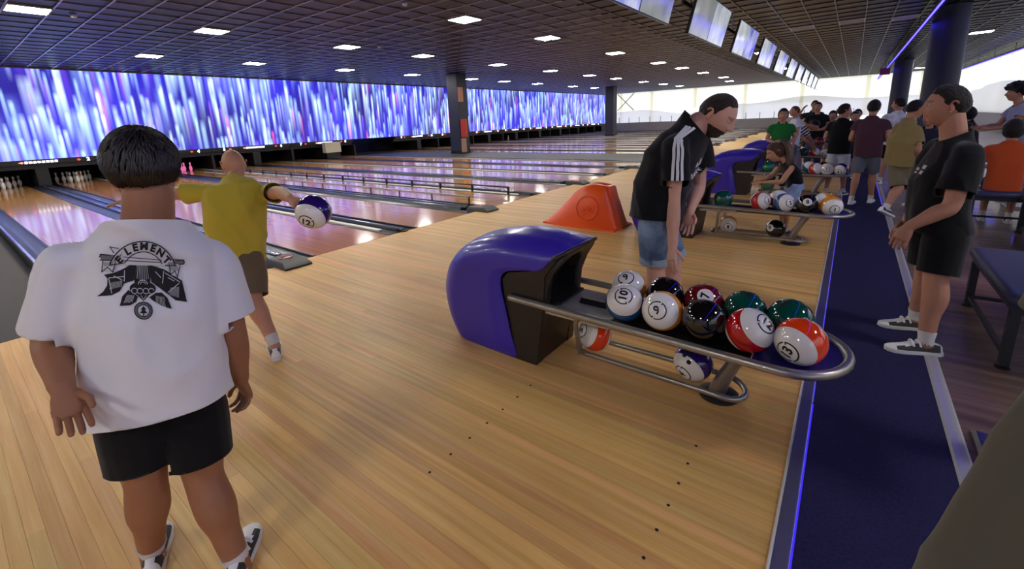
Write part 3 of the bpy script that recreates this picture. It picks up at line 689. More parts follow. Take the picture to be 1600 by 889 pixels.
def num_me(t):
    if t not in NUMC: NUMC[t] = on_sphere(text_mesh(t, .060, 0, .0022), .001); NUMC[t].materials.append(M_ink)
    return NUMC[t]
hole = MB().lathe([(.0,.0),(.013,.0),(.013,.0006),(.0,.0007)], 14).mesh('finger_hole'); hole.materials.append(mat('hole_dark', rgb(6,6,8), .8))
def ball(pos, kind, num, off, roll, label, group, disc=False, holes=None, owner=None):
    # off = where the number faces: (right, up) as seen from the photographer's place, each -1..1
    t = empty('bowling_ball', pos); tag(t, label, 'bowling ball', group)
    if group != 'ball in hand': pos = (pos[0]-.042, pos[1]+(.06 if pos[2] < .3 else 0), pos[2]+(.012 if pos[2] > .3 else 0)); t.location = pos
    view = (Vector((5.2236,0,1.55))-Vector(pos)).normalized(); rt = CR-view*CR.dot(view); rt.normalize(); up = view.cross(rt)
    a, b_ = off; rem = math.sqrt(max(0, 1-a*a-b_*b_)); s = 1
    if len(off) == 2: pole = (rt*a+up*b_+view*rem).normalized()
    q = Vector((0,0,1)).rotation_difference(pole).to_matrix()
    x = q @ Vector((1,0,0)); ang = math.atan2(x.dot(up), x.dot(rt))
    t.rotation_euler = (q @ Matrix.Rotation(roll-ang, 3, 'Z')).to_euler()
    place('shell', BME[kind], None, t)
    if disc: place('disc', D_disc, None, t)
    if num:
        if not disc: place('ring', R_ring, None, t); place('ring_mark', R_tick, None, t)
        place('number', num_me(num), None, t)
    if holes:
        base = Vector(holes).normalized(); o = base.orthogonal().normalized(); p = base.cross(o)
        for du, dv in ((.0,.0),(.26,.0),(.13,.42)):
            d = (base+o*du+p*dv).normalized(); h = place('finger_hole', hole, None, t, d*(BR-.0002)); h.rotation_euler = Vector((0,0,1)).rotation_difference(d).to_euler()
    return t
G1 = 'balls on the nearest rack'
yF, yR, zB = YC0-.118, YC0+.105, .505
ball((4.335,yF,zB), 'blue', '10', (-.04,.36), 1.35, 'white ball number 10 with dark blue band, front row of nearest rack', G1)
ball((4.549,yF,zB), 'orange', '9', (-.25,.02), .3, 'white ball number 9 with orange band, front row of nearest rack', G1)
ball((4.762,yF,zB), 'black', None, (0,.5), 0, 'black ball in the front row of nearest rack', G1, holes=(-.5,.3,.8))
ball((4.972,yF,zB), 'red', '12', (.72,.30), -.9, 'white ball with dark red band, front row of nearest rack', G1)
ball((5.180,yF,zB), 'vermilion', '13', (-.55,-.45), .8, 'white ball number 13 with bright orange-red band at the rack tip', G1)
ball((4.268,yR,zB), 'orange', '9', (-.15,.60), .5, 'white ball with orange band behind ball number 10', G1)
ball((4.492,yR,zB), 'black', None, (0,.5), 0, 'black ball under the reaching hand', G1)
ball((4.705,yR,zB), 'maroon', '7', (.12,.35), 1.3, 'maroon ball with white number 7 disc, back row of nearest rack', G1, disc=True)
ball((4.912,yR,zB), 'green', None, (0,.5), 0, 'dark green ball behind the red banded ball', G1, holes=(.2,.3,.9))
ball((5.118,yR,zB), 'green', None, (0,.5), 0, 'dark green ball nearest the carpet, back row', G1, holes=(-.2,.2,.9))
ball((4.06,YC0,.166), 'vermilion', '5', (-.80,.25), 1.4, 'white ball number 5 with red band on the lower loop near the hood', G1)
ball((4.72-.04,YC0,.166), 'purple', '4', (-.62,-.62), .5, 'white and purple ball on the lower loop beside the post', G1, holes=(.9,.3,.3))
G2 = 'balls on the second rack'; y2 = PAIRS[1]
ball((4.10,y2-.118,zB), 'green', None, (0,.5), 0, 'single dark green ball at the hood end of the second rack', G2)
ball((4.50,y2-.118,zB), 'red', '3', (.75,.1), 0, 'white ball with red band on the second rack', G2)
ball((4.735,y2-.118,zB), 'blue', '2', (.60,-.02), .2, 'white ball with blue band on the second rack', G2)
ball((4.955,y2-.118,zB), 'black', '8', (.05,.25), .1, 'black ball with white 8 disc on the second rack', G2, disc=True)
ball((5.175,y2-.118,zB), 'orange', '1', (.30,-.40), 0, 'white ball with orange band at the tip of the second rack', G2)
ball((4.655,y2+.105,zB), 'red', None, (.2,.8), 0, 'white ball behind the blue banded ball on the second rack', G2)
ball((5.105,y2+.105,zB), 'orange', None, (-.8,.1), 0, 'orange and white ball behind the tip ball of the second rack', G2)
ball((4.14,y2,.166), 'orange', '8', (-.02,-.35), 0, 'white ball with orange band under the second rack', G2)
ball((4.66,y2,.166), 'black', '8', (-.55,.1), .3, 'black ball with white disc under the second rack', G2, disc=True)
G3 = 'balls on the third rack'; y3 = PAIRS[2]
ball((4.83,y3-.118,zB), 'red', None, (.7,.2), 0, 'white ball with red band on the third rack', G3)
ball((5.00,y3-.118,zB), 'orange', '1', (-.15,.05), 0, 'white ball showing its ringed number on the third rack', G3)
ball((5.19,y3-.118,zB), 'purple', '4', (-.35,-.35), 0, 'white and purple ball at the tip of the third rack', G3)
ball((4.72,y3+.105,zB), 'blue', None, (.3,.7), 0, 'white ball at the back of the third rack beside the girl', G3)
ball((4.93,y3+.105,zB), 'black', None, (.3,.7), 0, 'black ball half hidden at the back of the third rack', G3)
ball((4.10,y3-.10,zB+.01), 'ggreen', None, (0,.6), 0, 'green ball in the mouth of the third hood', G3)
ball((4.10,y3,.166), 'ggreen', None, (0,.6), 0, 'green ball on the lower loop of the third rack', G3)
G4 = 'balls on the fourth rack'; y4 = PAIRS[3]
ball((4.38,y4-.118,zB), 'green', None, (0,.6), 0, 'dark green ball on the fourth rack below the striped shirt', G4)
ball((4.61,y4-.118,zB), 'red', None, (.7,.4), 0, 'white ball with red band on the fourth rack', G4)
ball((4.82,y4-.118,zB), 'orange', '1', (-.05,-.3), 0, 'white ball with orange band on the fourth rack', G4)
ball((5.04,y4-.118,zB), 'orange', '1', (.05,-.4), 0, 'white ball with orange band at the fourth rack tip beside white shorts', G4)
# ================================================================== hanging screens
def display_mat(name, a, b_, glow):
    m = bpy.data.materials.new(name); m.use_nodes = True; nt = m.node_tree; N = nt.nodes.new; L = nt.links.new; b = nt.nodes['Principled BSDF']
    tc = N('ShaderNodeTexCoord'); n = N('ShaderNodeTexNoise'); n.inputs['Scale'].default_value = 2.2; n.inputs['Detail'].default_value = 3; L(tc.outputs['Object'], n.inputs['Vector'])
    r = N('ShaderNodeValToRGB'); r.color_ramp.elements[0].position = .35; r.color_ramp.elements[0].color = a; r.color_ramp.elements[1].position = .65; r.color_ramp.elements[1].color = b_
    L(n.outputs['Fac'], r.inputs[0]); L(r.outputs[0], b.inputs['Emission Color']); b.inputs['Emission Strength'].default_value = glow
    b.inputs['Base Color'].default_value = (.02,.02,.02,1); b.inputs['Roughness'].default_value = .12; return m
DM = [display_mat('display_grey', rgb(128,132,132), rgb(160,162,158), .75), display_mat('display_pale', rgb(150,160,182), rgb(206,210,208), .85), display_mat('display_blue', rgb(60,80,200), rgb(190,190,220), .9)]
def monitor(yc, label, d):
    tl = math.radians(14); t = empty('hanging_screen', (2.72, yc, ZC)); tag(t, label, 'screen', 'screens hanging over the approach')
    w2, h = 1.24, .74; zb = 2.93-ZC
    rot = Matrix.Rotation(tl, 3, 'Y')
    for sg in (-1, 1):
        fr = MB(); fr.box((-.05, sg*w2/2-w2/2, 0), (0, sg*w2/2+w2/2, h), rot, (0, 0, 0)); o = fr.build('housing', M_black, t, None, (.0, 0, zb))
        MB().box((.0005, sg*w2/2-w2/2+.02, .02), (.006, sg*w2/2+w2/2-.02, h-.02), rot, (0, 0, 0)).build('display', DM[d if sg < 0 else (d+1) % 3], o)
        MB().tube([(-.12, sg*.75, zb+h*.8), (-.12, sg*.75, 0)], .012, 6).build('rod', M_steel, t)
    MB().box((-.17, -w2*.9, zb+h*.72), (-.13, w2*.9, zb+h*.82)).build('crossbar', M_dark, t)
for k in range(11):
    monitor(YC0+PER*(k+1)+.40, 'tilted pair of scoring screens hanging from the ceiling, %s nearest in the row' % ORD[k], (2, 0, 1)[k % 3] if k < 3 else 1)

# ================================================================== orange ramp
M_or = mat('orange_plastic', rgb(236,84,14), .33, spec=.45)
t = empty('ball_ramp', (2.2, 5.78, 0)); tag(t, 'orange plastic bowling ramp with round embossed emblem on the approach', 'ball ramp')
top = spline([Vector((x, 0, z)) for x, z in ((-.62,.02),(-.58,.075),(-.47,.165),(-.34,.29),(-.21,.425),(-.09,.535),(.03,.60),(.17,.622),(.29,.61),(.36,.585),(.40,.50),(.45,.38),(.51,.20),(.565,.02))], 3)
R = []; mt = len(top)-1
for i, p in enumerate(top):
    sx = min(1, max(0, (p.x+.62)/1.185)); wb = .20+.10*max(0, math.sin(PI*sx))**.7; wt = .085+.04*sx; h = max(p.z, .02); ring = []
    for k in range(9):
        q = k/8; y = wb+(wt-wb)*(q**1.35); z = h*(math.sin(q*PI/2)**.85); ring.append((p.x, -y, z))
    ring += [(p.x, -wt*.55, h+.004), (p.x, -wt*.3, h-.018*SS(.05,.3,h)), (p.x, wt*.3, h-.018*SS(.05,.3,h)), (p.x, wt*.55, h+.004)]
    for k in range(8, -1, -1):
        q = k/8; y = wb+(wt-wb)*(q**1.35); z = h*(math.sin(q*PI/2)**.85); ring.append((p.x, y, z))
    R.append(ring)
body = MB().rings(R).build('body', M_or, t, 80)
bvO = BVHTree.FromPolygons([v.co for v in body.data.vertices], [tuple(q.vertices) for q in body.data.polygons])
MB().rings([[(.33,-.12,.40),(.45,-.11,.40),(.45,.11,.40),(.33,.12,.40)], [(.31,-.115,.56),(.415,-.10,.56),(.415,.10,.56),(.31,.115,.56)], [(.33,-.10,.60),(.40,-.085,.60),(.40,.085,.60),(.33,.10,.60)]]).build('back_step', M_or, t, 30)
MB().tube([(-.63,-.225,.012),(-.2,-.255,.012),(.2,-.275,.012),(.55,-.292,.012),(.56,.292,.012),(.2,.275,.012),(-.2,.255,.012),(-.63,.225,.012)], .016, 8, closed=True).build('bottom_flange', M_or, t, 60)
# emblem: a raised ring with a splash of leaves, on the sloping side facing the seats
def side_pt(a, b_, off=0.0):
    # a along, b up on the near sloping side
    h, n, _, _ = bvO.ray_cast(Vector((.13+a, -1.0, .30+b_)), Vector((0, 1, 0))); return h+n*off if h is not None else Vector((.13+a, -.2, .3+b_))
ring = MB(); nn = 36
ring.tube([side_pt(.165*math.cos(2*PI*k/nn), .165*math.sin(2*PI*k/nn), .004) for k in range(nn)], .011, 8, closed=True)
ring.build('emblem_ring', M_or, t, 60)
em = MB()
for a0, l in ((-1.15,.105),(-.62,.125),(-.2,.13),(.22,.13),(.65,.125),(1.15,.105)):
    pts = [side_pt(math.sin(a0)*l*k/6*1.05, -.075+math.cos(a0)*l*k/6+.012*math.sin(k), .004) for k in range(1, 7)]; em.tube(pts, [.004,.009,.013,.014,.010,.003], 6)
for sg in (-1, 1): em.tube([side_pt(sg*(.012+.012*k), -.085-.002*k*k, .003) for k in range(6)], [.006,.008,.008,.007,.005,.003], 6)
em.build('emblem_relief', M_or, t, 60)

# ================================================================== seating
M_seat = mat('navy_vinyl', rgb(40,44,74), .5, bump=.1, bscale=80); M_frame = mat('dark_steel_frame', rgb(52,54,60), .4, metal=.6)
def bench(x, y, w, l, label, rz=0):
    t = empty('bench', (x, y, 0), rz); tag(t, label, 'bench', 'navy benches')
    R = []
    for z, i in ((.40,.0),(.415,-.006),(.45,-.008),(.468,.006),(.472,.03)):
        a, b_, c, d = i, w-i, i, l-i; r = .03
        R.append([(a+r,c,z),(b_-r,c,z),(b_,c+r,z),(b_,d-r,z),(b_-r,d,z),(a+r,d,z),(a,d-r,z),(a,c+r,z)])
    MB().rings(R).build('seat_pad', M_seat, t, 50)
    MB().box((.02,.02,.355), (w-.02,l-.02,.40)).build('seat_frame', M_frame, t)
    for px in (.035, w-.035):
        for py in (.05, l-.05):
            MB().box((px-.022,py-.022,.018), (px+.022,py+.022,.36)).build('leg', M_frame, t); 
            MB().lathe([(.035,0),(.035,.014),(.02,.018),(0,.018)], 12, (px,py,0)).build('foot', M_black, t)
    for px in (.035, w-.035): MB().box((px-.012,.07,.07), (px+.012,l-.07,.095)).build('stretcher', M_frame, t)
    MB().box((.055,l-.062,.07), (w-.055,l-.038,.095)).build('stretcher', M_frame, t)
bench(6.05, 3.55, .62, 1.15, 'navy padded bench on a steel frame beside the young man in black')
bench(6.9, 6.4, .6, 1.3, 'navy padded bench farther back in the dark seating area')
bench(6.48, 7.72, .62, .50, 'navy padded seat under the woman in orange')
def chair(x, y, rz, label):
    t = empty('chair', (x, y, 0), rz); tag(t, label, 'chair', 'blue chairs')
    MB().cbox((-.22,-.21,.43), (.22,.21,.48), .02).build('seat', mat('blue_fabric', rgb(44,62,120), .8), t)
    MB().box((-.21,-.235,.62), (.21,-.20,.93)).build('backrest', MATS['blue_fabric'], t); MB().box((-.22,-.24,.92), (.22,-.195,.945)).build('top_rail', mat('tan_wood', rgb(150,120,84), .5), t)
    for a in (-.2, .2):
        MB().tube([(a,-.2,0),(a,-.22,.45),(a,-.22,.92)], .014, 6).build('back_leg', M_frame, t); MB().tube([(a,.19,0),(a,.19,.44)], .014, 6).build('front_leg', M_frame, t)
chair(7.15, 5.35, PI, 'blue backed chair with tan rail in front of the woman in orange')
def table(x, y, label, h=.74):
    t = empty('table', (x, y, 0)); tag(t, label, 'table', 'seating tables')
    MB().cbox((-.45,-.4,h-.04), (.45,.4,h), .015).build('table_top', mat('dark_table', rgb(58,56,64), .35), t)
    MB().tube([(0,0,.03),(0,0,h-.04)], .045, 12).build('post', mat('navy_post', rgb(34,38,70), .4), t); MB().cbox((-.24,-.2,0), (.24,.2,.03), .02).build('foot_plate', M_steel, t)
table(8.3, 6.8, 'dark table among the seated people')
table(7.4, 9.6, 'dark table farther back behind the seated people')
# post with wide steel foot near the photographer
t = empty('console_stand', (6.02, 2.66, 0)); tag(t, 'navy post on a flat steel foot plate at the right picture edge', 'stand')
MB().rings([[(-.19,-.10,0),(.19,-.10,0),(.19,.10,0),(-.19,.10,0)], [(-.19,-.10,.014),(.19,-.10,.014),(.19,.10,.014),(-.19,.10,.014)], [(-.175,-.085,.024),(.175,-.085,.024),(.175,.085,.024),(-.175,.085,.024)]]).build('foot_plate', M_steel, t)
MB().cbox((-.02,-.055,.024), (.11,.055,1.02), .015).build('post', mat('navy_post', rgb(34,38,70), .4), t); MB().cbox((-.12,-.22,1.02), (.3,.22,1.06), .02).build('console', M_black, t)
# ================================================================== people
PJ = {}
PJ['boy'] = ((3.47, 0.3), {'head': (0.017,0.099,1.437), 'neck': (0.043,0.076,1.296), 'shL': (-0.020,-0.117,1.202), 'shR': (0.040,0.233,1.122), 'elL': (-0.103,-0.187,0.970), 'elR': (0.061,0.236,0.865), 'wrL': (0.067,-0.202,0.872), 'wrR': (-0.008,0.250,0.631), 'fiL': (0.108,-0.201,0.774), 'fiR': (-0.034,0.276,0.505), 'hipL': (-0.009,-0.052,0.778), 'hipR': (0.015,0.086,0.732), 'knL': (-0.013,-0.078,0.424), 'knR': (0.061,0.060,0.367), 'anL': (-0.148,-0.095,0.055), 'anR': (0.145,0.079,0.034)})
PJ['yellow'] = ((1.85, 1.42), {'head': (-0.317,-0.032,1.314), 'neck': (-0.247,-0.071,1.197), 'shL': (-0.290,-0.277,1.148), 'shR': (-0.038,0.064,1.103), 'elL': (-0.490,-0.443,1.142), 'elR': (0.249,0.024,1.132), 'wrL': (-0.635,-0.606,1.122), 'wrR': (0.522,-0.048,1.118), 'fiL': (-0.676,-0.652,1.113), 'fiR': (0.631,-0.046,1.088), 'hipL': (-0.213,-0.248,0.712), 'hipR': (-0.095,-0.123,0.697), 'knL': (-0.437,-0.264,0.356), 'knR': (0.065,-0.207,0.387), 'anL': (-0.565,-0.311,0.032), 'anR': (0.280,-0.212,0.112)})
PJ['bender'] = ((4.42, 3.02), {'head': (0.108,0.070,1.529), 'neck': (0.010,0.034,1.489), 'shL': (-0.028,0.200,1.387), 'shR': (-0.069,-0.163,1.355), 'elL': (-0.006,0.185,1.059), 'elR': (-0.065,-0.183,1.016), 'wrL': (-0.013,0.017,0.907), 'wrR': (-0.045,-0.219,0.715), 'fiL': (-0.012,-0.003,0.845), 'fiR': (-0.030,-0.298,0.545), 'hipL': (-0.264,0.033,0.938), 'hipR': (-0.200,-0.146,0.930), 'knL': (-0.139,0.087,0.527), 'knR': (-0.190,-0.113,0.543), 'anL': (-0.086,0.101,0.057), 'anR': (-0.104,-0.131,0.059)})
PJ['young'] = ((5.64, 3.77), {'head': (0.027,0.047,1.528), 'neck': (0.085,0.061,1.358), 'shL': (0.132,-0.135,1.258), 'shR': (0.042,0.237,1.260), 'elL': (0.094,-0.212,0.959), 'elR': (0.002,0.221,0.971), 'wrL': (-0.076,-0.233,0.821), 'wrR': (-0.051,0.147,0.782), 'fiL': (-0.118,-0.249,0.713), 'fiR': (-0.099,0.152,0.685), 'hipL': (0.118,-0.053,0.840), 'hipR': (0.081,0.132,0.828), 'knL': (0.098,-0.132,0.481), 'knR': (0.083,0.132,0.467), 'anL': (0.097,-0.192,0.101), 'anR': (0.079,0.193,0.107)})
PJ['girl'] = ((4.72, 6.45), {'head': (-0.229,-0.018,1.032), 'neck': (-0.119,-0.009,0.937), 'shL': (-0.033,-0.123,0.857), 'shR': (-0.161,0.108,0.877), 'elL': (-0.121,-0.170,0.686), 'elR': (-0.259,0.080,0.729), 'wrL': (-0.320,-0.125,0.663), 'wrR': (-0.363,0.022,0.674), 'fiL': (-0.414,-0.113,0.648), 'fiR': (-0.449,0.015,0.654), 'hipL': (0.037,-0.067,0.609), 'hipR': (-0.009,0.070,0.603), 'knL': (-0.063,-0.085,0.297), 'knR': (-0.107,0.072,0.289), 'anL': (-0.032,-0.063,0.072), 'anR': (-0.091,0.093,0.073)})
PJ['stripe'] = ((4.35, 12.6), {'head': (0.160,0.011,1.160), 'neck': (0.036,0.002,1.164), 'shL': (-0.009,0.120,1.013), 'shR': (-0.065,-0.145,1.010), 'elL': (0.108,0.148,0.830), 'elR': (-0.026,-0.162,0.879), 'wrL': (0.175,0.112,0.682), 'wrR': (0.132,-0.091,0.741), 'fiL': (0.208,0.095,0.609), 'fiR': (0.185,-0.047,0.679), 'hipL': (-0.205,0.066,0.655), 'hipR': (-0.229,-0.096,0.652), 'knL': (-0.088,0.074,0.365), 'knR': (-0.152,-0.091,0.364), 'anL': (-0.074,0.075,0.056), 'anR': (-0.138,-0.090,0.057)})
PJ['khaki'] = ((5.95, 8.0), {'head': (-0.086,0.008,1.471), 'neck': (-0.126,0.011,1.332), 'shL': (-0.230,-0.029,1.261), 'shR': (-0.053,-0.116,1.226), 'elL': (-0.222,0.121,1.048), 'elR': (-0.013,-0.159,0.981), 'wrL': (-0.120,0.162,0.888), 'wrR': (0.059,-0.056,0.772), 'fiL': (-0.061,0.156,0.836), 'fiR': (0.104,-0.030,0.686), 'hipL': (-0.196,0.078,0.806), 'hipR': (-0.104,-0.051,0.802), 'knL': (-0.135,-0.088,0.440), 'knR': (-0.003,0.101,0.438), 'anL': (-0.247,-0.259,0.194), 'anR': (0.145,0.238,0.083)})
def V(*a): return Vector(a)
def fuse(mb, voxel, it=4):
    me = bpy.data.meshes.new('fuse'); me.from_pydata(mb.v, [], mb.f)
    bm = bmesh.new(); bm.from_mesh(me); bmesh.ops.recalc_face_normals(bm, faces=bm.faces); bm.to_mesh(me); bm.free()
    o = bpy.data.objects.new('fuse', me); COL.objects.link(o)
    r = o.modifiers.new('r', 'REMESH'); r.mode = 'VOXEL'; r.voxel_size = voxel
    if it: s = o.modifiers.new('s', 'SMOOTH'); s.factor = .5; s.iterations = it
    dg = bpy.context.evaluated_depsgraph_get(); out = bpy.data.meshes.new_from_object(o.evaluated_get(dg))
    bpy.data.objects.remove(o); bpy.data.meshes.remove(me); return out
def limb(mb, pts, rad, n=14, sub=4, flat=1.0, axis=None):
    P = spline([Vector(p) for p in pts], sub); R = []
    m = len(P)-1; up = None
    for i, p in enumerate(P):
        t = (P[min(i+1, m)]-P[max(i-1, 0)]).normalized()
        if up is None: up = (axis - t*axis.dot(t)).normalized() if axis is not None else t.orthogonal().normalized()
        else: up = (up-t*up.dot(t)).normalized()
        b_ = t.cross(up); f = i/sub; k = min(int(f), len(rad)-2); q = f-k; q = q*q*(3-2*q); r = rad[k]*(1-q)+rad[k+1]*q
        R.append([p+(up*math.cos(2*PI*j/n)*r+b_*math.sin(2*PI*j/n)*r*flat) for j in range(n)])
    mb.rings(R); return mb
def ell(c, r, fwd, w, d, n=22, sq=2.3):
    out = []
    for j in range(n):
        a = 2*PI*j/n; ca, sa = math.cos(a), math.sin(a)
        out.append(c + r*(w*math.copysign(abs(ca)**(2/sq), ca)) + fwd*(d*math.copysign(abs(sa)**(2/sq), sa)))
    return out
SS = lambda a, b_, x: (lambda t: t*t*(3-2*t))(min(1, max(0, (x-a)/(b_-a))))
def curve(tab, x):
    if x <= tab[0][0]: return tab[0][1]
    for (a, p), (b_, q) in zip(tab, tab[1:]):
        if x <= b_: t = (x-a)/(b_-a); return p+(q-p)*t
    return tab[-1][1]
def head_base(n):
    x, y, z = n; p = V(.0755*x, (.098 if y > 0 else .103)*y, .118*z)
    if z < 0:
        k = -z; p.x *= 1-.22*k**1.5
        if y > 0: p.y *= 1+.10*k
        else: p.y *= 1-.32*k
        p.z *= 1.02
    else:
        p.x *= 1+.05*z*(1-z)*4*.5
    return p
def head_feat(p, n, male=1.0):
    if n.y <= .05: return p
    x, z = p.x, p.z; g = lambda a, b_, sx, sz: math.exp(-((abs(x)-a)/sx)**2-((z-b_)/sz)**2); d = 0
    A = 1.25*curve([(-.040,0),(-.032,.010),(-.024,.026),(-.014,.021),(.005,.012),(.022,.004),(.034,0)], z); wd = curve([(-.04,.013),(-.022,.0135),(0,.008),(.03,.008)], z)
    d += A*math.exp(-(x/wd)**2) + .006*g(.012,-.026,.007,.007)
    d += -.012*g(.031,.011,.013,.010) + .005*male*g(.028,.031,.022,.007) + .004*g(.046,-.016,.016,.014)
    d += .0055*g(0,-.047,.018,.0045) + .0055*g(0,-.058,.016,.005) - .004*g(0,-.0525,.024,.002) + .007*g(0,-.092,.018,.013) - .003*g(0,-.070,.02,.006)
    d += .006*g(.031,.011,.0095,.0055)
    return p + V(0, d, 0)
HAIR = {'short': [(-1,-.52),(-.5,-.38),(-.15,-.10),(.05,.02),(.22,.10),(.32,.42),(.6,.60),(1,.66)], 'crop': [(-1,-.50),(-.5,-.32),(-.1,-.02),(.12,.05),(.24,.30),(.4,.62),(1,.80)],
        'mop': [(-1,-.30),(-.6,-.26),(-.3,-.10),(-.05,.08),(.15,.0),(.4,.2),(.7,.38),(1,.42)], 'long': [(-1,-.98),(-.4,-.85),(0,-.6),(.2,-.3),(.35,.3),(.6,.55),(1,.62)], 'cap': [(-1,-.05),(0,.1),(.5,.30),(1,.36)]}
def hair_mesh(style, thick, rough, seed, nu=56, nv=40, hs=1.0):
    tab = HAIR[style]; rows = []
    for i in range(nv+1):
        t = PI*i/nv; row = []
        for j in range(nu):
            a = 2*PI*j/nu; n = V(max(math.sin(t),1e-3)*math.cos(a), max(math.sin(t),1e-3)*math.sin(a), -math.cos(t)); zm = curve(tab, n.y)
            wob = .06*noise.noise(V(n.x*6+seed, n.y*6, n.z*6)); m = SS(zm-.06+wob, zm+.10+wob, n.z)
            th = thick*(.25+.75*SS(zm, zm+.42, n.z)+.12*SS(.2, .9, n.z)) + rough*noise.noise(V(n.x*9, n.y*9+seed, n.z*9)) + rough*.5*noise.noise(V(n.x*22, n.y*22+seed, n.z*14))
            row.append(head_base(n) + n*(th*m-.006*(1-m)))
        rows.append(row)
    return rows
def skin_mat(name):
    if name in MATS: return MATS[name]
    m = bpy.data.materials.new(name); m.use_nodes = True; MATS[name] = m; nt = m.node_tree; N = nt.nodes.new; L = nt.links.new; b = nt.nodes['Principled BSDF']
    a = N('ShaderNodeAttribute'); a.attribute_name = 'tint'; n = N('ShaderNodeTexNoise'); n.inputs['Scale'].default_value = 14; n.inputs['Detail'].default_value = 4; tc = N('ShaderNodeTexCoord'); L(tc.outputs['Object'], n.inputs['Vector'])
    h = N('ShaderNodeHueSaturation'); mr = N('ShaderNodeMapRange'); mr.inputs['To Min'].default_value = .88; mr.inputs['To Max'].default_value = 1.12; L(n.outputs['Fac'], mr.inputs['Value']); L(mr.outputs[0], h.inputs['Value']); L(a.outputs['Color'], h.inputs['Color'])
    L(h.outputs[0], b.inputs['Base Color']); b.inputs['Roughness'].default_value = .52; b.inputs['Subsurface Weight'].default_value = .0; b.inputs['Specular IOR Level'].default_value = .35
    return m
def cloth_mat(name, col, bump=.25, bscale=9, rough=.92, vary=.05):
    return mat(name, col, rough, spec=.15, bump=bump, bscale=bscale, vary=vary, vscale=3, sheen=.15)
def hand(palm, fing, w, tip, pn, right, s, curl=.35, n=8, spread=.07, thumb_in=.25):
    d = (tip-w).normalized(); pn = (pn-d*pn.dot(d)).normalized(); th = d.cross(pn) if right else pn.cross(d)
    R = []
    for f, a, b_ in ((-.15,.026,.021),(.1,.030,.021),(.4,.040,.0185),(.75,.044,.016),(1.0,.042,.013)): R.append(ell(w+d*(.092*s*f), th, pn, a*s, b_*s, 14))
    palm.rings(R)
    for off, ln, root in ((.031,.070,.085),(.0105,.078,.090),(-.0105,.072,.087),(-.0305,.057,.080)):
        p = w + d*(root*s-.012*s) + th*off*s; dr = (d + th*(off/.03)*spread).normalized(); pts = [p]; ang = curl*.35
        for k, q in enumerate((.46,.32,.22)):
            ang += curl*(.35 if k == 0 else .75); dd = dr*math.cos(ang)+pn*math.sin(ang); p = p+dd*(ln*s*q+(.014*s if k == 0 else 0)); pts.append(p)
        pts.append(pts[-1]+dd*.006*s); fing.tube(pts, [.0098*s,.0092*s,.0085*s,.0074*s,.0035*s], n)
    p = w+d*.022*s+th*.024*s; d1 = (d*.62+th*(.72-thumb_in)+pn*(.28+thumb_in)).normalized(); d2 = (d*.85+th*(.30-thumb_in)+pn*(.3+thumb_in)).normalized()
    q = p+d1*.048*s; r = q+d2*.032*s; fing.tube([p, q, r, r+d2*.006*s], [.0135*s,.0115*s,.009*s,.004*s], n)
def cut(me, cuts):
    bm = bmesh.new(); bm.from_mesh(me)
    for cc in cuts:
        co, no, rad = cc[:3]; keep = cc[3] if len(cc) > 3 else (lambda q: False)
        no = no.normalized(); fs = [f for f in bm.faces if (f.calc_center_median()-co).length < rad and not keep(f.calc_center_median())]
        es = {e for f in fs for e in f.edges}; vs = {v for f in fs for v in f.verts}
        bmesh.ops.bisect_plane(bm, geom=list(fs)+list(es)+list(vs), plane_co=co, plane_no=no, dist=1e-5)
        bmesh.ops.delete(bm, geom=[v for v in bm.verts if (v.co-co).dot(no) > 2e-5 and (v.co-co).length < rad*1.15 and not keep(v.co)], context='VERTS')
    seen = set(); comps = []
    for v0 in bm.verts:
        if v0 in seen: continue
        st = [v0]; comp = []; seen.add(v0)
        while st:
            q = st.pop(); comp.append(q)
            for e in q.link_edges:
                o2 = e.other_vert(q)
                if o2 not in seen: seen.add(o2); st.append(o2)
        comps.append(comp)
    big = max(len(c) for c in comps) if comps else 0
    bmesh.ops.delete(bm, geom=[q for c in comps if len(c) < big*.12 for q in c], context='VERTS')
    bm.to_mesh(me); bm.free(); return me
def garment(name, mb, cuts, material, parent, voxel, it, folds=.006, fsc=(7,7,2.2), seed=0.0, thick=.004):
    me = fuse(mb, voxel, it)
    nv = [v.normal.copy() for v in me.vertices]
    for v, n in zip(me.vertices, nv):
        c = v.co; k = noise.noise(V(c.x*fsc[0]+seed, c.y*fsc[1], c.z*fsc[2]))+.5*noise.noise(V(c.x*fsc[0]*2.1, c.y*fsc[1]*2.1+seed, c.z*fsc[2]*2.5))
        k += .9*max(0, 1-2.6*abs(noise.noise(V(c.x*3.5+seed+5, c.y*3.5, c.z*2.6+(c.x+c.y)*1.6))))**2
        v.co = c + n*(folds*k)
    cut(me, cuts)
    for q in (me.polygons,): q.foreach_set('use_smooth', [True]*len(me.polygons))
    me.materials.clear(); o = place(name, me, material, parent)
    md = o.modifiers.new('cloth', 'SOLIDIFY'); md.thickness = thick; md.offset = -1
    return o
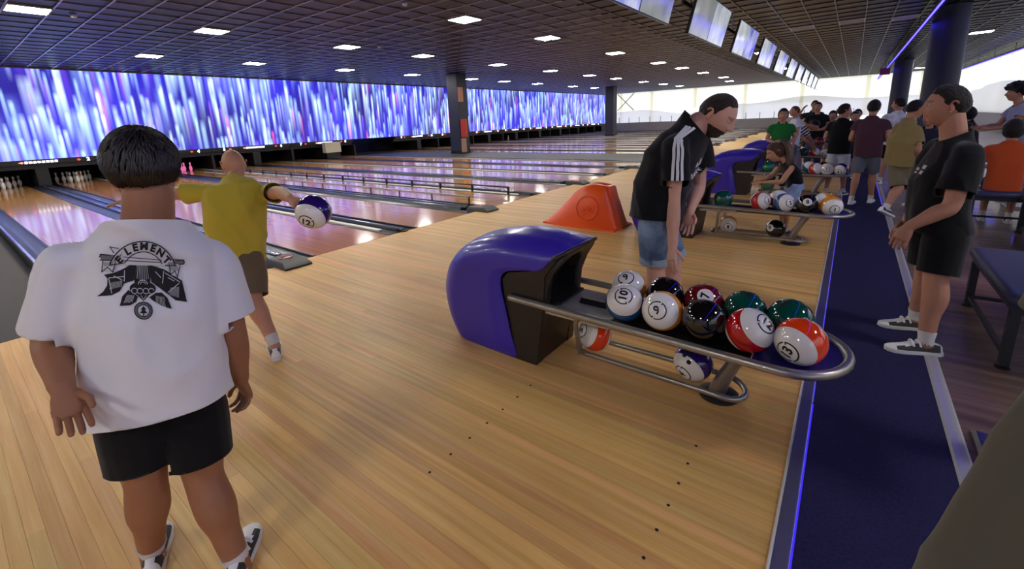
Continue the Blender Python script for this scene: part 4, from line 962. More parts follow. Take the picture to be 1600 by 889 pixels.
def shoe(parent, an, fd, s, up=V(0,0,1), style='bowl', z0=None):
    fd = (fd-up*fd.dot(up)).normalized(); rt = fd.cross(up); zb = (an.dot(up)-.082*s) if z0 is None else z0
    o = an - up*an.dot(up) + up*zb
    P = lambda x, y, z: o + rt*x*s + fd*y*s + up*z*s
    st = [(-.085,.020,.060,.072),(-.070,.031,.072,.080),(-.03,.036,.082,.090),(.02,.038,.086,.088),(.065,.041,.074,.068),(.11,.046,.056,.052),(.155,.045,.044,.040),(.185,.034,.036,.034),(.20,.014,.028,.028)]
    R = []
    for y, w_, h, h2 in st:
        ring = []
        for k in range(13):
            a = PI*k/12; ring.append(P(-w_*math.cos(a)*(1 if k not in (0, 12) else 1), y, .020+(h-.02)*math.sin(a)**.8))
        R.append(ring)
    mb = MB().rings(R); me = mb.mesh('shoe', 60)
    if style == 'bowl': cols = [M_shw, M_shd]
    elif style == 'dark': cols = [M_shd, M_shd]
    else: cols = [M_shw, M_shw]
    for c in cols: me.materials.append(c)
    if style == 'bowl':
        for p in me.polygons:
            c = p.center-o; y = c.dot(fd)/s; z = c.dot(up)/s; x = c.dot(rt)/s
            p.material_index = 1 if (-.055 < y < .16 and z < .052+.02*(y < .05) and abs(x) > .018) else 0
    sh = place('shoe', me, None, parent)
    out = [(x*1.07, y) for x, y in ((.018,-.092),(.033,-.07),(.036,-.02),(.037,.03),(.045,.09),(.048,.13),(.043,.17),(.026,.197),(0,.208))]
    poly = out + [(-x, y) for x, y in reversed(out[:-1])]
    sl = MB().rings([[P(x, y, .0) for x, y in poly], [P(x*1.02, y*1.01, .012) for x, y in poly], [P(x, y, .026) for x, y in poly]]); place('sole', sl.mesh('sole', 50), M_sole if style != 'dark' else M_soled, sh)
    if style == 'bowl':
        for y in (.03, .065): MB().tube([P(-.040*math.cos(a), y+.01*math.sin(a), .022+.062*math.sin(a)**.8) for a in [PI*(.15+.7*k/10) for k in range(11)]], .006*s, 6).build('strap', M_shw, sh, 60)
    return sh
M_shw = mat('shoe_white', rgb(232,232,228), .5); M_shd = mat('shoe_charcoal', rgb(44,46,48), .6); M_sole = mat('sole_white', rgb(222,222,218), .6); M_soled = mat('sole_dark', rgb(60,56,54), .7)
M_eye = mat('eye_white', rgb(170,160,152), .3); M_iris = mat('iris_dark', rgb(36,24,18), .2)

def person(label, base, J, H, face, skin, shirt, shorts, hair=None, sk=1.0, voxel=.009, cv=.012, group=None, fig=None, hem=-.14, sleeve=.5, leg=.82, lw=1.0, sw=1.0, belly=0.0, shoes='bowl', hand_pn=None, curl=(.4,.4), face_up=None, male=1.0, beard=None, brow=None, hs=1.0, seed=0.0, sock=True, foot=None, collar=.055, eyes=True, sleeve_r=None, spine_bow=0.0, folds=.006, legfoot=None, bottom='shorts', hem_flare=1.0, depth=1.0, neck_w=1.0, trap=.4, neck_cut=.85, fsc=(7,7,2.2)):
    F = {'w': 1.0}
    if fig: F.update(fig)
    s = H/1.75
    t = empty('person', (base[0], base[1], 0)); tag(t, label, 'person', group)
    J = {k: Vector(v) for k, v in J.items()}
    rS = (J['shR']-J['shL']).normalized(); rH = (J['hipR']-J['hipL']).normalized(); Pc = (J['hipL']+J['hipR'])/2; Sc = (J['shL']+J['shR'])/2; sp = (Sc-Pc)
    fm = sp.normalized().cross((rS+rH).normalized())
    mid = (Pc+Sc)/2 - fm*spine_bow
    def spine(u):
        if u < 0: return Pc + (mid-Pc).normalized()*u*sp.length
        if u > 1: return Sc + (J['neck']-Sc)*((u-1)/.16)
        return Pc*(1-u)**2 + mid*2*u*(1-u) + Sc*u*u + (mid*2-Pc-Sc)*0
    def tors(rows, mb):
        R = []
        for u, w_, d_, off in rows:
            c = spine(u); tn = (spine(u+.04)-spine(u-.04)).normalized(); r = (rH*(1-u)+rS*u) if 0 <= u <= 1 else (rH if u < 0 else rS); r = (r-tn*r.dot(tn)).normalized(); f = tn.cross(r)
            R.append(ell(c+f*off*s, r, f, w_*s*F['w'], d_*s*F['w']*depth))
        mb.rings(R)
    shw = (J['shR']-J['shL']).length/2/s
    # ---- body
    mb = MB(); fing = MB()
    tors([(-.17,.085,.08,0),(-.05,.140,.098,-.008),(.12,.142,.098,-.006),(.4,.122,.088,.0),(.7,.138,.094,.0),(.9,min(.135,shw*.72),.07,-.002),(1.02,shw*.42,.052,0),(1.1,.050,.048,0)], mb)
    hd = J['head']; f = Vector(face).normalized(); u = V(0,0,1) if face_up is None else Vector(face_up); u = (u-f*u.dot(f)).normalized(); r = f.cross(u)
    hsc = hs*(.90+.10*s) if s < 1 else hs
    HM = Matrix((r, f, u)).transposed()
    nb = hd + HM @ V(0,-.030,-.055)*hsc
    limb(mb, [Sc+(J['neck']-Sc)*.5, J['neck']-(J['neck']-Sc)*.05, nb, hd+HM @ V(0,-.01,.02)*hsc], [.058*s*neck_w,.057*s*neck_w,.055*s*neck_w,.045*s], 14)
    for sd, sg in (('L', -1), ('R', 1)):
        a, b_, c = J['sh'+sd], J['el'+sd], J['wr'+sd]; k = lw
        limb(mb, [a*.75+Sc*.25, a-V(0,0,.012*s), a*.5+b_*.5, b_, b_*.68+c*.32, c*.85+b_*.15, c], [.036*s,.042*s*(1 if shirt[1] != 'tank' else 1.05),.046*s*k,.040*s*k,.042*s*k,.030*s*k,.027*s*k], 12)
        pn = Vector(hand_pn[0 if sd == 'L' else 1]) if hand_pn else -rS*sg*1.0+fm*-.2
        hand(mb, fing, c, J['fi'+sd], pn, sd == 'R', s*1.02, curl[0 if sd == 'L' else 1], 8 if voxel < .01 else 6)
        h, kn, an = J['hip'+sd], J['kn'+sd], J['an'+sd]; sh_ax = (kn-an).normalized()
        calf = (kn*.70+an*.30) - fm*.012*s
        limb(mb, [h+V(0,0,.03*s), h*.65+kn*.35, h*.25+kn*.75, kn, calf, kn*.35+an*.65, an, an-V(0,0,.05*s)], [.066*s,.080*s*k,.064*s*k,.056*s*k,.060*s*k,.044*s*k,.036*s*k,.038*s*k], 14)
    me = fuse(mb, voxel, 4); vs = [v.co.copy() for v in me.vertices]; fs = [tuple(p.vertices) for p in me.polygons]; bpy.data.meshes.remove(me)
    base_c = skin; cols = [base_c]*len(vs)
    def addm(v, f_, c):
        o = len(vs); vs.extend(v); fs.extend(tuple(i+o for i in q) for q in f_); cols.extend(c)
    addm([Vector(q) for q in fing.v], fing.f, [base_c]*len(fing.v))
    hb = MB(); nu, nv = (72, 54) if voxel < .008 else (44, 32); R = []; hc = []
    lip = tuple(base_c[i]*(1.0,.62,.62)[i] for i in range(3))+(1,); bro = brow or (.02,.014,.01,1)
    for i in range(nv+1):
        tt = PI*i/nv; st = max(math.sin(tt), 1e-3); row = []
        for j in range(nu):
            a = 2*PI*j/nu; n = V(st*math.cos(a), st*math.sin(a), -math.cos(tt)); p = head_feat(head_base(n), n, male); row.append(hd + HM @ p*hsc); c = base_c
            if n.y > .2:
                if abs(p.x) < .024 and -.063 < p.z < -.042: c = lip
                if eyes and .012 < abs(p.x) < .050 and abs(p.z-(.033-.06*max(0, abs(p.x)-.035))) < .0048: c = tuple(base_c[q]*.25+bro[q]*.75 for q in range(3))+(1,)
            hc.append(c)
        R.append(row)
    hb.rings(R); addm([Vector(q) for q in hb.v], hb.f, hc)
    for sg in (-1, 1):
        eb = MB(); c0 = V(sg*.0745, -.012, -.004); 
        eb.sphere(c0, (.007,.017,.029), 14, 10, Matrix.Rotation(-sg*.35, 3, 'Z')); 
        eb.tube([c0+V(sg*(.006+.004*math.sin(a)), -.004+.0175*math.cos(a)-.004, .005+.028*math.sin(a)) for a in [(-1.3+4.0*k/12) for k in range(13)]], .0048, 6)
        addm([hd+HM @ Vector(q)*hsc for q in eb.v], eb.f, [tuple(base_c[q]*(1.0,.86,.84)[q] for q in range(3))+(1,)]*len(eb.v))
    bme = bpy.data.meshes.new('body'); bme.from_pydata(vs, [], fs); at = bme.attributes.new('tint', 'FLOAT_COLOR', 'POINT'); at.data.foreach_set('color', [q for c in cols for q in c])
    bm = bmesh.new(); bm.from_mesh(bme); bmesh.ops.recalc_face_normals(bm, faces=bm.faces); bm.to_mesh(bme); bm.free()
    bme.polygons.foreach_set('use_smooth', [True]*len(bme.polygons)); body = place('body', bme, skin_mat('skin'), t)
    if eyes and voxel < .01:
        for sg in (-1, 1):
            e = MB().sphere(hd+HM @ V(sg*.031,.0800,.0105)*hsc, .0102*hsc, 14, 10).build('eye', M_eye, t, 180); MB().sphere(hd+HM @ V(sg*.031,.0868,.0105)*hsc, .0052*hsc, 10, 8).build('iris', M_iris, e, 180)
    # ---- hair, beard
    if hair:
        style, thick, rough, col = hair[:4]
        rows = hair_mesh(style, thick, rough, seed+1.7)
        hm = MB().rings([[hd + HM @ p*hsc for p in row] for row in rows]).build('hair' if style != 'cap' else 'cap', cloth_mat('hair_%d_%d_%d' % tuple(int(q*999) for q in col[:3]), col, .9, 70, .55, .25), t, 180)
    if beard:
        Rb = []
        for i in range(31):
            tt = PI*i/30; row = []
            for j in range(48):
                a = 2*PI*j/48; n = V(max(math.sin(tt),1e-3)*math.cos(a), max(math.sin(tt),1e-3)*math.sin(a), -math.cos(tt)); p = head_feat(head_base(n), n, male)
                m = SS(-.05, .15, n.y)*SS(-.28, -.46, n.z)*(1-math.exp(-(p.x/.020)**2-((p.z+.052)/.009)**2)) if not (abs(p.x) < .014 and p.z > -.036) else 0
                if n.y > .45 and abs(p.x) > .026 and p.z > -.040: m *= .0
                row.append(hd + HM @ (p+n*(.0035*m*(.8+.5*noise.noise(p*220))-.004*(1-SS(0,.3,m))))*hsc)
            Rb.append(row)
        MB().rings(Rb).build('beard', cloth_mat('beard_hair', beard, .9, 120, .8, .3), t, 180)
    # ---- shirt
    shm, shp = shirt; g = sw; mb = MB(); hl = hem
    sr = sleeve_r or .074
    tors([(hl-.09,.168*g*hem_flare,.118*g*hem_flare,belly*.3),(hl,.166*g*hem_flare,.118*g*hem_flare,belly*.5),(.12,.164*g,.118*g,belly),(.35,.158*g,.116*g,belly*.9),(.62,.166*g,.120*g,belly*.3),(.82,min(.172*g,shw*1.02),.108*g,0),(.93,shw*(.94+.03*trap),.096*g,-.004),(1.01,shw*(.76+.18*trap),.086*g,-.006),(1.07,max(shw*(.55+.28*trap),.088*neck_w),.078*max(neck_w,1),-.006),(1.115,max(shw*(.40+.24*trap),.085*neck_w),.076*neck_w,-.004),(1.155,max(shw*.47*trap,.083*neck_w),.074*neck_w,-.002),(1.25,.074*neck_w,.069*neck_w,0)], mb)
    cuts = [(spine(hl), (spine(hl-.05)-spine(hl)), .45*s)]
    def in_torso(q):
        ax = sp.normalized(); uu = (q-Pc).dot(ax)/sp.length
        if uu > .93: return False
        c = spine(uu); r_ = (rS-ax*rS.dot(ax)).normalized(); f_ = ax.cross(r_); dd = q-c
        return (dd.dot(r_)/(.168*g*s*F['w']*max(1, hem_flare)))**2+((dd.dot(f_)-belly*.5*s)/(.125*g*s*F['w']*depth))**2 < 1.32
    if shp != 'tank':
        for sd in 'LR':
            a, b_ = J['sh'+sd], J['el'+sd]; e = a+(b_-a)*sleeve; ee = e+(b_-a).normalized()*.035*s
            limb(mb, [a*.5+Sc*.5, a-V(0,0,.004*s), a*.6+e*.4, e, ee], [.06*s,sr*.74*s,sr*.93*s,sr*s,(sr+.002)*s], 14)
            cuts.append((e, (b_-a), (sr+.045)*s, in_torso))
    nk = spine(1.0)+(J['neck']-Sc)*neck_cut; cuts.append((nk, (J['neck']-Sc).normalized()*.8+fm*.35, .135*s))
    so = garment('shirt' if shp != 'tank' else 'tank_top', mb, cuts, shm, t, cv, 6, folds, fsc, seed=seed)
    # ---- shorts / trousers
    if shorts is not None:
        mb = MB(); k = lw*lw_leg(leg)
        tors([(-.10,.156,.116,-.006),(-.02,.160,.118,-.008),(.10,.158,.114,-.006),(.22,.15,.11,0)], mb); cuts = []
        for sd in 'LR':
            h, kn, an = J['hip'+sd], J['kn'+sd], J['an'+sd]
            if leg <= 1: e = h+(kn-h)*leg; pts = [h+V(0,0,.05*s), h*.6+e*.4, e, e+(kn-h).normalized()*.07*s]; rad = [.085*s,.098*s*lw,.092*s*lw,.092*s*lw]; ax = kn-h
            else: e = kn+(an-kn)*(leg-1); pts = [h+V(0,0,.05*s), h*.5+kn*.5, kn, e, e+(an-kn).normalized()*.06*s]; rad = [.085*s,.095*s*lw,.078*s*lw,.072*s*lw,.07*s*lw]; ax = an-kn
            limb(mb, pts, rad, 16); cuts.append([e, ax, .15*s])
        e0, e1 = cuts[0][0].copy(), cuts[1][0].copy()
        cuts = [tuple(cuts[0])+((lambda q: (q-e0).length > (q-e1).length),), tuple(cuts[1])+((lambda q: (q-e1).length >= (q-e0).length),)]
        go = garment(bottom, mb, cuts, shorts, t, cv, 5, .004, seed=seed+3)
    # ---- shoes and socks
    for q, sd in enumerate('LR'):
        an, kn = J['an'+sd], J['kn'+sd]; fd = Vector(foot[q]) if foot else V(fm.x, fm.y, 0)
        upv = Vector(legfoot[q]) if legfoot and legfoot[q] is not None else V(0,0,1)
        if sock: limb(MB(), [an+(kn-an)*.13, an, an-upv*.03*s], [.0425*s*lw,.041*s,.042*s], 14).build('sock', cloth_mat('sock_'+str(sock), rgb(205,202,200) if sock is True else sock), t, 60)
        if shoes: shoe(t, an, fd, s*1.0, upv, shoes, 0.0 if (legfoot is None or legfoot[q] is None) else None)
    return dict(root=t, shirt=so, J=J, s=s, fm=fm, rS=rS, Sc=Sc, Pc=Pc, hd=hd, HM=HM, hsc=hsc, spine=spine)
def lw_leg(x): return 1.0
def bvh_of(o): 
    me = o.data; return BVHTree.FromPolygons([v.co for v in me.vertices], [tuple(p.vertices) for p in me.polygons])
def ribbon(bv, pts, width, off=.0035):
    v = []; f = []; P = [Vector(p) for p in pts]; q = []
    for p in P:
        c, n, _, _ = bv.find_nearest(p); q.append((c, n))
    for i, (c, n) in enumerate(q):
        tn = (q[min(i+1, len(q)-1)][0]-q[max(i-1, 0)][0]).normalized(); b_ = n.cross(tn).normalized()
        for sg in (-1, -.33, .33, 1):
            p = c+b_*sg*width/2; c2, n2, _, _ = bv.find_nearest(p); v.append(c2+n2*off)
    for i in range(len(q)-1):
        for k in range(3): a = i*4+k; f.append((a, a+1, a+5, a+4))
    return v, f
def project(bv, me_v, direction, off):
    out = []
    for p in me_v:
        h, n, _, _ = bv.ray_cast(p-direction*.6, direction)
        out.append(h-direction*off if h is not None else p)
    return out
SK1 = rgb(152,104,76); SK2 = rgb(190,138,110); SK3 = rgb(204,156,134); SK4 = rgb(176,126,102)
M_wtee = cloth_mat('white_cotton', rgb(226,226,228), .35, 7); M_btee = cloth_mat('black_cotton', rgb(17,17,19), .3, 8)
M_ytee = cloth_mat('mustard_cotton', rgb(188,170,58), .4, 8); M_khs = cloth_mat('brown_grey_shorts', rgb(108,92,72), .3, 9)
M_bshort = cloth_mat('black_shorts', rgb(14,14,16), .3, 8)
def denim(name, a, b_):
    m = cloth_mat(name, a, .3, 30); nt = m.node_tree
    n = nt.nodes.new('ShaderNodeTexNoise'); n.inputs['Scale'].default_value = 7; n.inputs['Detail'].default_value = 6; tc = nt.nodes.new('ShaderNodeTexCoord'); nt.links.new(tc.outputs['Object'], n.inputs['Vector'])
    r = nt.nodes.new('ShaderNodeValToRGB'); r.color_ramp.elements[0].position = .35; r.color_ramp.elements[0].color = a; r.color_ramp.elements[1].position = .68; r.color_ramp.elements[1].color = b_
    nt.links.new(n.outputs['Fac'], r.inputs[0]); nt.links.new(r.outputs[0], nt.nodes['Principled BSDF'].inputs['Base Color']); return m
M_den = denim('worn_denim', rgb(70,92,122), rgb(140,160,186)); M_den2 = denim('pale_denim', rgb(120,142,186), rgb(160,178,214)); M_den3 = denim('dark_denim', rgb(48,60,88), rgb(80,96,128))
HB = rgb(26,20,18); HBR = rgb(70,46,32)
# ---- the boy
B = person('boy in white printed t-shirt and black shorts seen from behind', *PJ['boy'], 1.56, (-.96,.24,-.05), SK1, (M_wtee, 'tee'), M_bshort, ('mop', .022, .008, HB), voxel=.007, cv=.010, hem=-.17, sleeve=.80, leg=.77, lw=1.2, sw=1.30, sleeve_r=.088,
           hand_pn=((.95,-.1,.1), (.15,-1,.0)), curl=(.6,.8), hs=1.02, foot=((-.93,.36,0), (-.80,.60,0)), folds=.015, hem_flare=1.04, neck_w=1.32, trap=1.0, neck_cut=.97, fsc=(5,6,3.2), seed=.4)
# strands over the boy's hair
def locks(Pn, n, ln, crown, style, thick, col, rnd, rad=.0026, back=True):
    hd, HM, hsc = Pn['hd'], Pn['HM'], Pn['hsc']; mb = MB(); cr = Vector(crown).normalized(); k = 0
    while k < n:
        d = Vector((rnd.gauss(0,1), rnd.gauss(0,1), rnd.gauss(0,1))).normalized()
        if d.z < curve(HAIR[style], d.y)+.14: continue
        k += 1; pts = []; q = d.copy(); tw = rnd.uniform(-.35,.35); l = ln*rnd.uniform(.6,1.25)
        zl = curve(HAIR[style], d.y)
        for i in range(6):
            if i and q.z < curve(HAIR[style], q.y)+.02: pts.append(pts[-1]-(pts[-1]-hd)*.03); continue
            away = (q-cr*q.dot(cr)); away = away.normalized() if away.length > .05 else V(rnd.uniform(-1,1), rnd.uniform(-1,1), 0).normalized()
            tg = (away-q*away.dot(q)+q.cross(away)*tw+V(0,0,-.5)*(1-abs(q.z))).normalized(); tg = (tg-q*tg.dot(q)).normalized()
            pts.append(hd + HM @ (head_base(q)+q*(thick*(.30+.72*SS(0,.42,q.z-curve(HAIR[style],q.y))+.14*SS(.2,.9,q.z))+.004*math.sin(i*.7)+(.003 if i == 5 else 0)))*hsc); q = (q+tg*l/5/.1).normalized()
        mb.tube(pts, [rad*.6, rad, rad, rad*.9, rad*.7, rad*.2], 4)
    return mb.build('hair_strands', col, Pn['root'], 180)
M_hair = mat('dark_hair', rgb(28,22,19), .42, spec=.5, vary=.3, vscale=30)
locks(B, 1700, .040, (.15,-.35,.93), 'mop', .023, M_hair, random.Random(11), .0030)
# print on the boy's back, laid out on a 1067 x 889 sheet
PC = [V(.118,-.083,1.31), V(.160,.166,1.259), V(.109,-.133,1.045), V(.152,.115,.952)]
bvB = bvh_of(B['shirt']); PD = V(-.986,.169,0)
def sheet(x, y):
    a, b_ = x/1067, y/889; return (PC[0]*(1-a)+PC[1]*a)*(1-b_)+(PC[2]*(1-a)+PC[3]*a)*b_
def decal(name, polys, material, off, parent):
    return tag(decal_(name, polys, material, off, parent), kind='stuff')
def decal_(name, polys, material, off, parent):
    bm = bmesh.new()
    for p in polys:
        try: bm.faces.new([bm.verts.new((x, y, 0)) for x, y in p])
        except ValueError: pass
    bmesh.ops.triangulate(bm, faces=bm.faces, ngon_method='EAR_CLIP')
    for _ in range(3):
        es = [e for e in bm.edges if e.calc_length() > 45]
        if not es: break
        bmesh.ops.subdivide_edges(bm, edges=es, cuts=1); bmesh.ops.triangulate(bm, faces=bm.faces)
    me = bpy.data.meshes.new(name); bm.to_mesh(me); bm.free()
    pv = project(bvB, [sheet(v.co.x, v.co.y) for v in me.vertices], PD, off)
    for v, q in zip(me.vertices, pv): v.co = q
    return place(name, me, material, parent)
def stroke(pts, w_):
    out = []; P = [V(x, y, 0) for x, y in pts]
    for a, b_ in zip(P, P[1:]):
        d = (b_-a); 
        if d.length < 1e-3: continue
        d.normalize(); n = V(-d.y, d.x, 0)*w_/2; a2, b2 = a-d*w_*.3, b_+d*w_*.3
        out.append([((a2+n).x,(a2+n).y),((b2+n).x,(b2+n).y),((b2-n).x,(b2-n).y),((a2-n).x,(a2-n).y)])
    return out
def arcp(cx, cy, rx, ry, a0, a1, n=20): return [(cx+rx*math.cos(math.radians(a0+(a1-a0)*k/n)), cy-ry*math.sin(math.radians(a0+(a1-a0)*k/n))) for k in range(n+1)]
M_ink1 = mat('print_black', rgb(26,26,28), .9); M_ink2 = mat('print_grey', rgb(112,112,116), .9); M_inkw = mat('print_pale', rgb(196,196,200), .9)
Lw = [(470,318),(400,335),(350,368),(265,410),(175,435),(205,470),(200,530),(165,590),(115,635),(240,612),(310,570),(350,500),(440,470)]
Rw = [(575,325),(640,365),(725,368),(770,415),(830,450),(902,468),(880,530),(890,590),(945,655),(830,640),(765,590),(720,520),(600,480)]
earL = [(470,610),(420,575),(385,555),(330,615),(308,700),(400,690),(455,655)]; earR = [(575,615),(640,575),(695,572),(750,620),(788,715),(690,688),(610,645)]
shp = [Lw, Rw, earL, earR, [(490,290),(555,290),(595,400),(585,490),(440,490),(455,400)], arcp(518,540,122,62,0,342,26), [(450,580),(590,580),(520,650)]]
decal('back_print_fill', shp, M_ink1, .0030, B['shirt'])
lt = []
for a, b_ in (((355,385),(350,480)), ((215,460),(345,440)), ((215,465),(240,595)), ((720,385),(705,490)), ((735,400),(880,480)), ((870,490),(755,570)), ((260,440),(330,470)), ((640,390),(690,440)), ((760,440),(820,470))): lt += stroke([a, b_], 7)
for k in range(9): lt += stroke([(225+k*12, 560-k*4), (235+k*12, 500-k*3)], 4); lt += stroke([(770+k*11, 590+k*3), (785+k*10, 530-k*1)], 4)
for k in range(7): lt += stroke([(465+k*18, 470-abs(k-3)*6), (480+k*13, 330)], 4); lt += stroke([(345+k*12, 670-k*2), (375+k*10, 600)], 4); lt += stroke([(640+k*14, 670+k*4), (640+k*12, 600+k*2)], 4)
for cx in (440, 490, 545, 595): lt += stroke(arcp(cx,560,26,24,20,330,12), 6)
lt += stroke(arcp(518,500,42,34,0,180,10), 7) + stroke(arcp(518,500,24,18,0,180,8), 5) + stroke([(500,600),(520,635),(545,600)], 5)
decal('back_print_light', lt, M_inkw, .0042, B['shirt'])
decal('back_print_grey', [arcp(518,730,80,72,0,345,26), [(135,245),(165,240),(930,275),(925,318),(880,318),(150,300)]], M_ink2, .0022, B['shirt'])
decal('back_print_banner', [arcp(530,470,330,365,158,22,24)+arcp(530,470,215,265,36,144,18), [(165,300),(275,305),(250,405),(205,360),(155,410)], [(775,328),(885,330),(855,435),(830,380),(790,415)], arcp(518,730,52,48,0,345,20)], mat('print_paper', rgb(206,206,208), .9), .0048, B['shirt'])
ln = stroke(arcp(530,470,330,365,158,22,26), 11) + stroke(arcp(530,470,215,265,144,36,20), 9) + stroke([(225,340),(345,315)], 9) + stroke([(735,330),(850,335)], 9)
ln += stroke([(165,300),(155,410),(205,360),(250,405),(275,305)], 8) + stroke([(775,328),(790,415),(830,380),(855,435),(885,330)], 8) + stroke([(135,270),(150,243),(225,250)], 9) + stroke([(140,298),(230,296)], 8) + stroke([(850,282),(915,278),(930,300),(920,318),(870,320)], 9)
ln += stroke(arcp(518,730,82,74,0,360,26), 9) + stroke(arcp(518,730,54,50,0,360,20), 6) + stroke([(345,258),(700,280)], 7) + stroke([(345,292),(690,302)], 7) + stroke([(225,170),(300,180)], 8) + stroke([(225,170),(260,225)], 8)
ln += [[(518,690),(490,722),(508,722),(482,752),(512,752),(512,775),(524,775),(524,752),(554,752),(528,722),(546,722)]]
for k in range(7): ln += stroke([(172+k*13, 315), (178+k*11, 350)], 4) + stroke([(785+k*13, 345), (795+k*11, 380)], 4) + stroke([(250+k*11, 318-k*10), (262+k*11, 285-k*10)], 4) + stroke([(760+k*10, 325), (768+k*10, 300)], 4)
decal('back_print_line', ln, M_ink1, .0056, B['shirt'])
for ch, ang in zip('ELEMENT', (145, 123, 107, 90, 72, 55, 37)):
    tm = text_mesh(ch, 95, 0, 5.0); cx, cy = 530+272*math.cos(math.radians(ang)), 470-315*math.sin(math.radians(ang)); ro = math.radians((ang-90)*.85)
    bm = bmesh.new(); bm.from_mesh(tm); bmesh.ops.triangulate(bm, faces=bm.faces); bm.to_mesh(tm); bm.free()
    for v in tm.vertices:
        x, y = v.co.x, v.co.y; v.co = sheet(cx+x*math.cos(ro)-y*math.sin(ro), cy-(x*math.sin(ro)+y*math.cos(ro)))
    for v, q in zip(tm.vertices, project(bvB, [v.co.copy() for v in tm.vertices], PD, .0062)): v.co = q
    place('back_print_letter', tm, M_ink1, B['shirt'])

# ---- bald man bowling
Y = person('bald man in mustard t-shirt swinging a ball back to bowl', *PJ['yellow'], 1.68, (-.95,.12,-.30), SK2, (M_ytee, 'tee'), M_khs, None, voxel=.008, cv=.011, hem=-.18, sleeve=.45, leg=.95, lw=1.12, sw=1.24, belly=.02, sleeve_r=.078, hs=1.0,
           hand_pn=((0,0,-1), (.35,.25,-.6)), curl=(.2,.55), foot=((-1,.1,0), (-.9,.35,0)), legfoot=(None, None), seed=2.2, folds=.013, fsc=(6,6,3), spine_bow=.03, collar=.07)
ball((2.567,1.405,1.045), 'purple', '12', (-.42,-.62), -.3, 'white and purple ball held out behind by the bald man', 'ball in hand')
# ---- bending man
D = person('bearded man in black t-shirt and denim shorts bending over the rack', *PJ['bender'], 1.80, (.80,-.12,-.55), SK3, (M_btee, 'tee'), M_den, ('crop', .007, .002, rgb(44,34,30)), voxel=.007, cv=.010, hem=-.14, sleeve=.62, leg=.96, lw=1.08, sw=1.28, belly=.02, sleeve_r=.092, neck_w=1.3,
           hand_pn=((0,-1,0), (.5,.75,-.1)), curl=(.4,.25), beard=rgb(58,40,32), brow=(.03,.02,.015,1), foot=((.75,.25,0), (.85,.2,0)), shoes='dark', spine_bow=.10, face_up=(.5,.0,.8), seed=5.1, folds=.012, fsc=(6,6,4), depth=1.12, trap=.9, neck_cut=.9, hs=1.14)
bvD = bvh_of(D['shirt']); J = D['J']; a, b_ = J['shR'], J['elR']; ax = (b_-a).normalized(); outw = V(.45,-.9,0); outw = (outw-ax*outw.dot(ax)).normalized(); side = ax.cross(outw)
v = []; f = []
mbS = MB()
for k in (-1, 0, 1):
    q0 = D['spine'](1.06)-D['rS']*(-.055)
    pts = [q0+side*k*.022+outw*.03+V(0,0,.04)]+[a+ax*(-.06+.30*i/11)+outw*.11+side*k*.030+V(0,0,.05*max(0, 1-i/4)) for i in range(11)]
    vv, ff = ribbon(bvD, pts, .017); MB().add(vv, ff).build('sleeve_stripe', mat('stripe_white', rgb(215,215,215), .8), D['shirt'], 180)

# chest mark: three slanted bars over a word, running up the chest
fmD = D['fm']; ch = D['spine'](.70)+fmD*.4; upD = (D['spine'](.8)-D['spine'](.6)).normalized(); rtD = -D['rS']
def chest(me, cx, cy, sc, rot, off=.003):
    out = []
    for q in me.vertices:
        x, y = q.co.x*sc, q.co.y*sc; x, y = x*math.cos(rot)-y*math.sin(rot)+cx, x*math.sin(rot)+y*math.cos(rot)+cy; out.append(ch+rtD*x*-1*-1+upD*y)
    for q, p in zip(me.vertices, out):
        h, n, _, _ = bvD.ray_cast(p, -fmD); q.co = h+fmD*off if h is not None else D['spine'](.70)
    return me
wd = text_mesh('adidas', .085, 0, .002); bm = bmesh.new(); bm.from_mesh(wd); bmesh.ops.triangulate(bm, faces=bm.faces); bm.to_mesh(wd); bm.free()
tag(place('chest_print', chest(wd, 0, -.02, 1, 0), MATS['stripe_white'], D['shirt']), kind='stuff')
br = MB()
for k, h in enumerate((.035, .06, .09)): x = -.06+k*.042; br.add([(x,0,0),(x+.032,0,0),(x+.032,h*.72,0),(x+.008,h,0)], [(0,1,2,3)])
bme = br.mesh('chest_print', fix=False); tag(place('chest_print', chest(bme, 0, .03, 1, 0), MATS['stripe_white'], D['shirt']), kind='stuff')
# turned-up denim cuffs
for sd in 'LR':
    h, kn = J['hip'+sd], J['kn'+sd]; e = h+(kn-h)*.955; ax = (kn-h).normalized()
    limb(MB(), [e-ax*.045, e, e+ax*.006], [.107,.108,.106], 18).build('turned_cuff', cloth_mat('cuff_denim', rgb(150,164,180)), D['root'], 60)

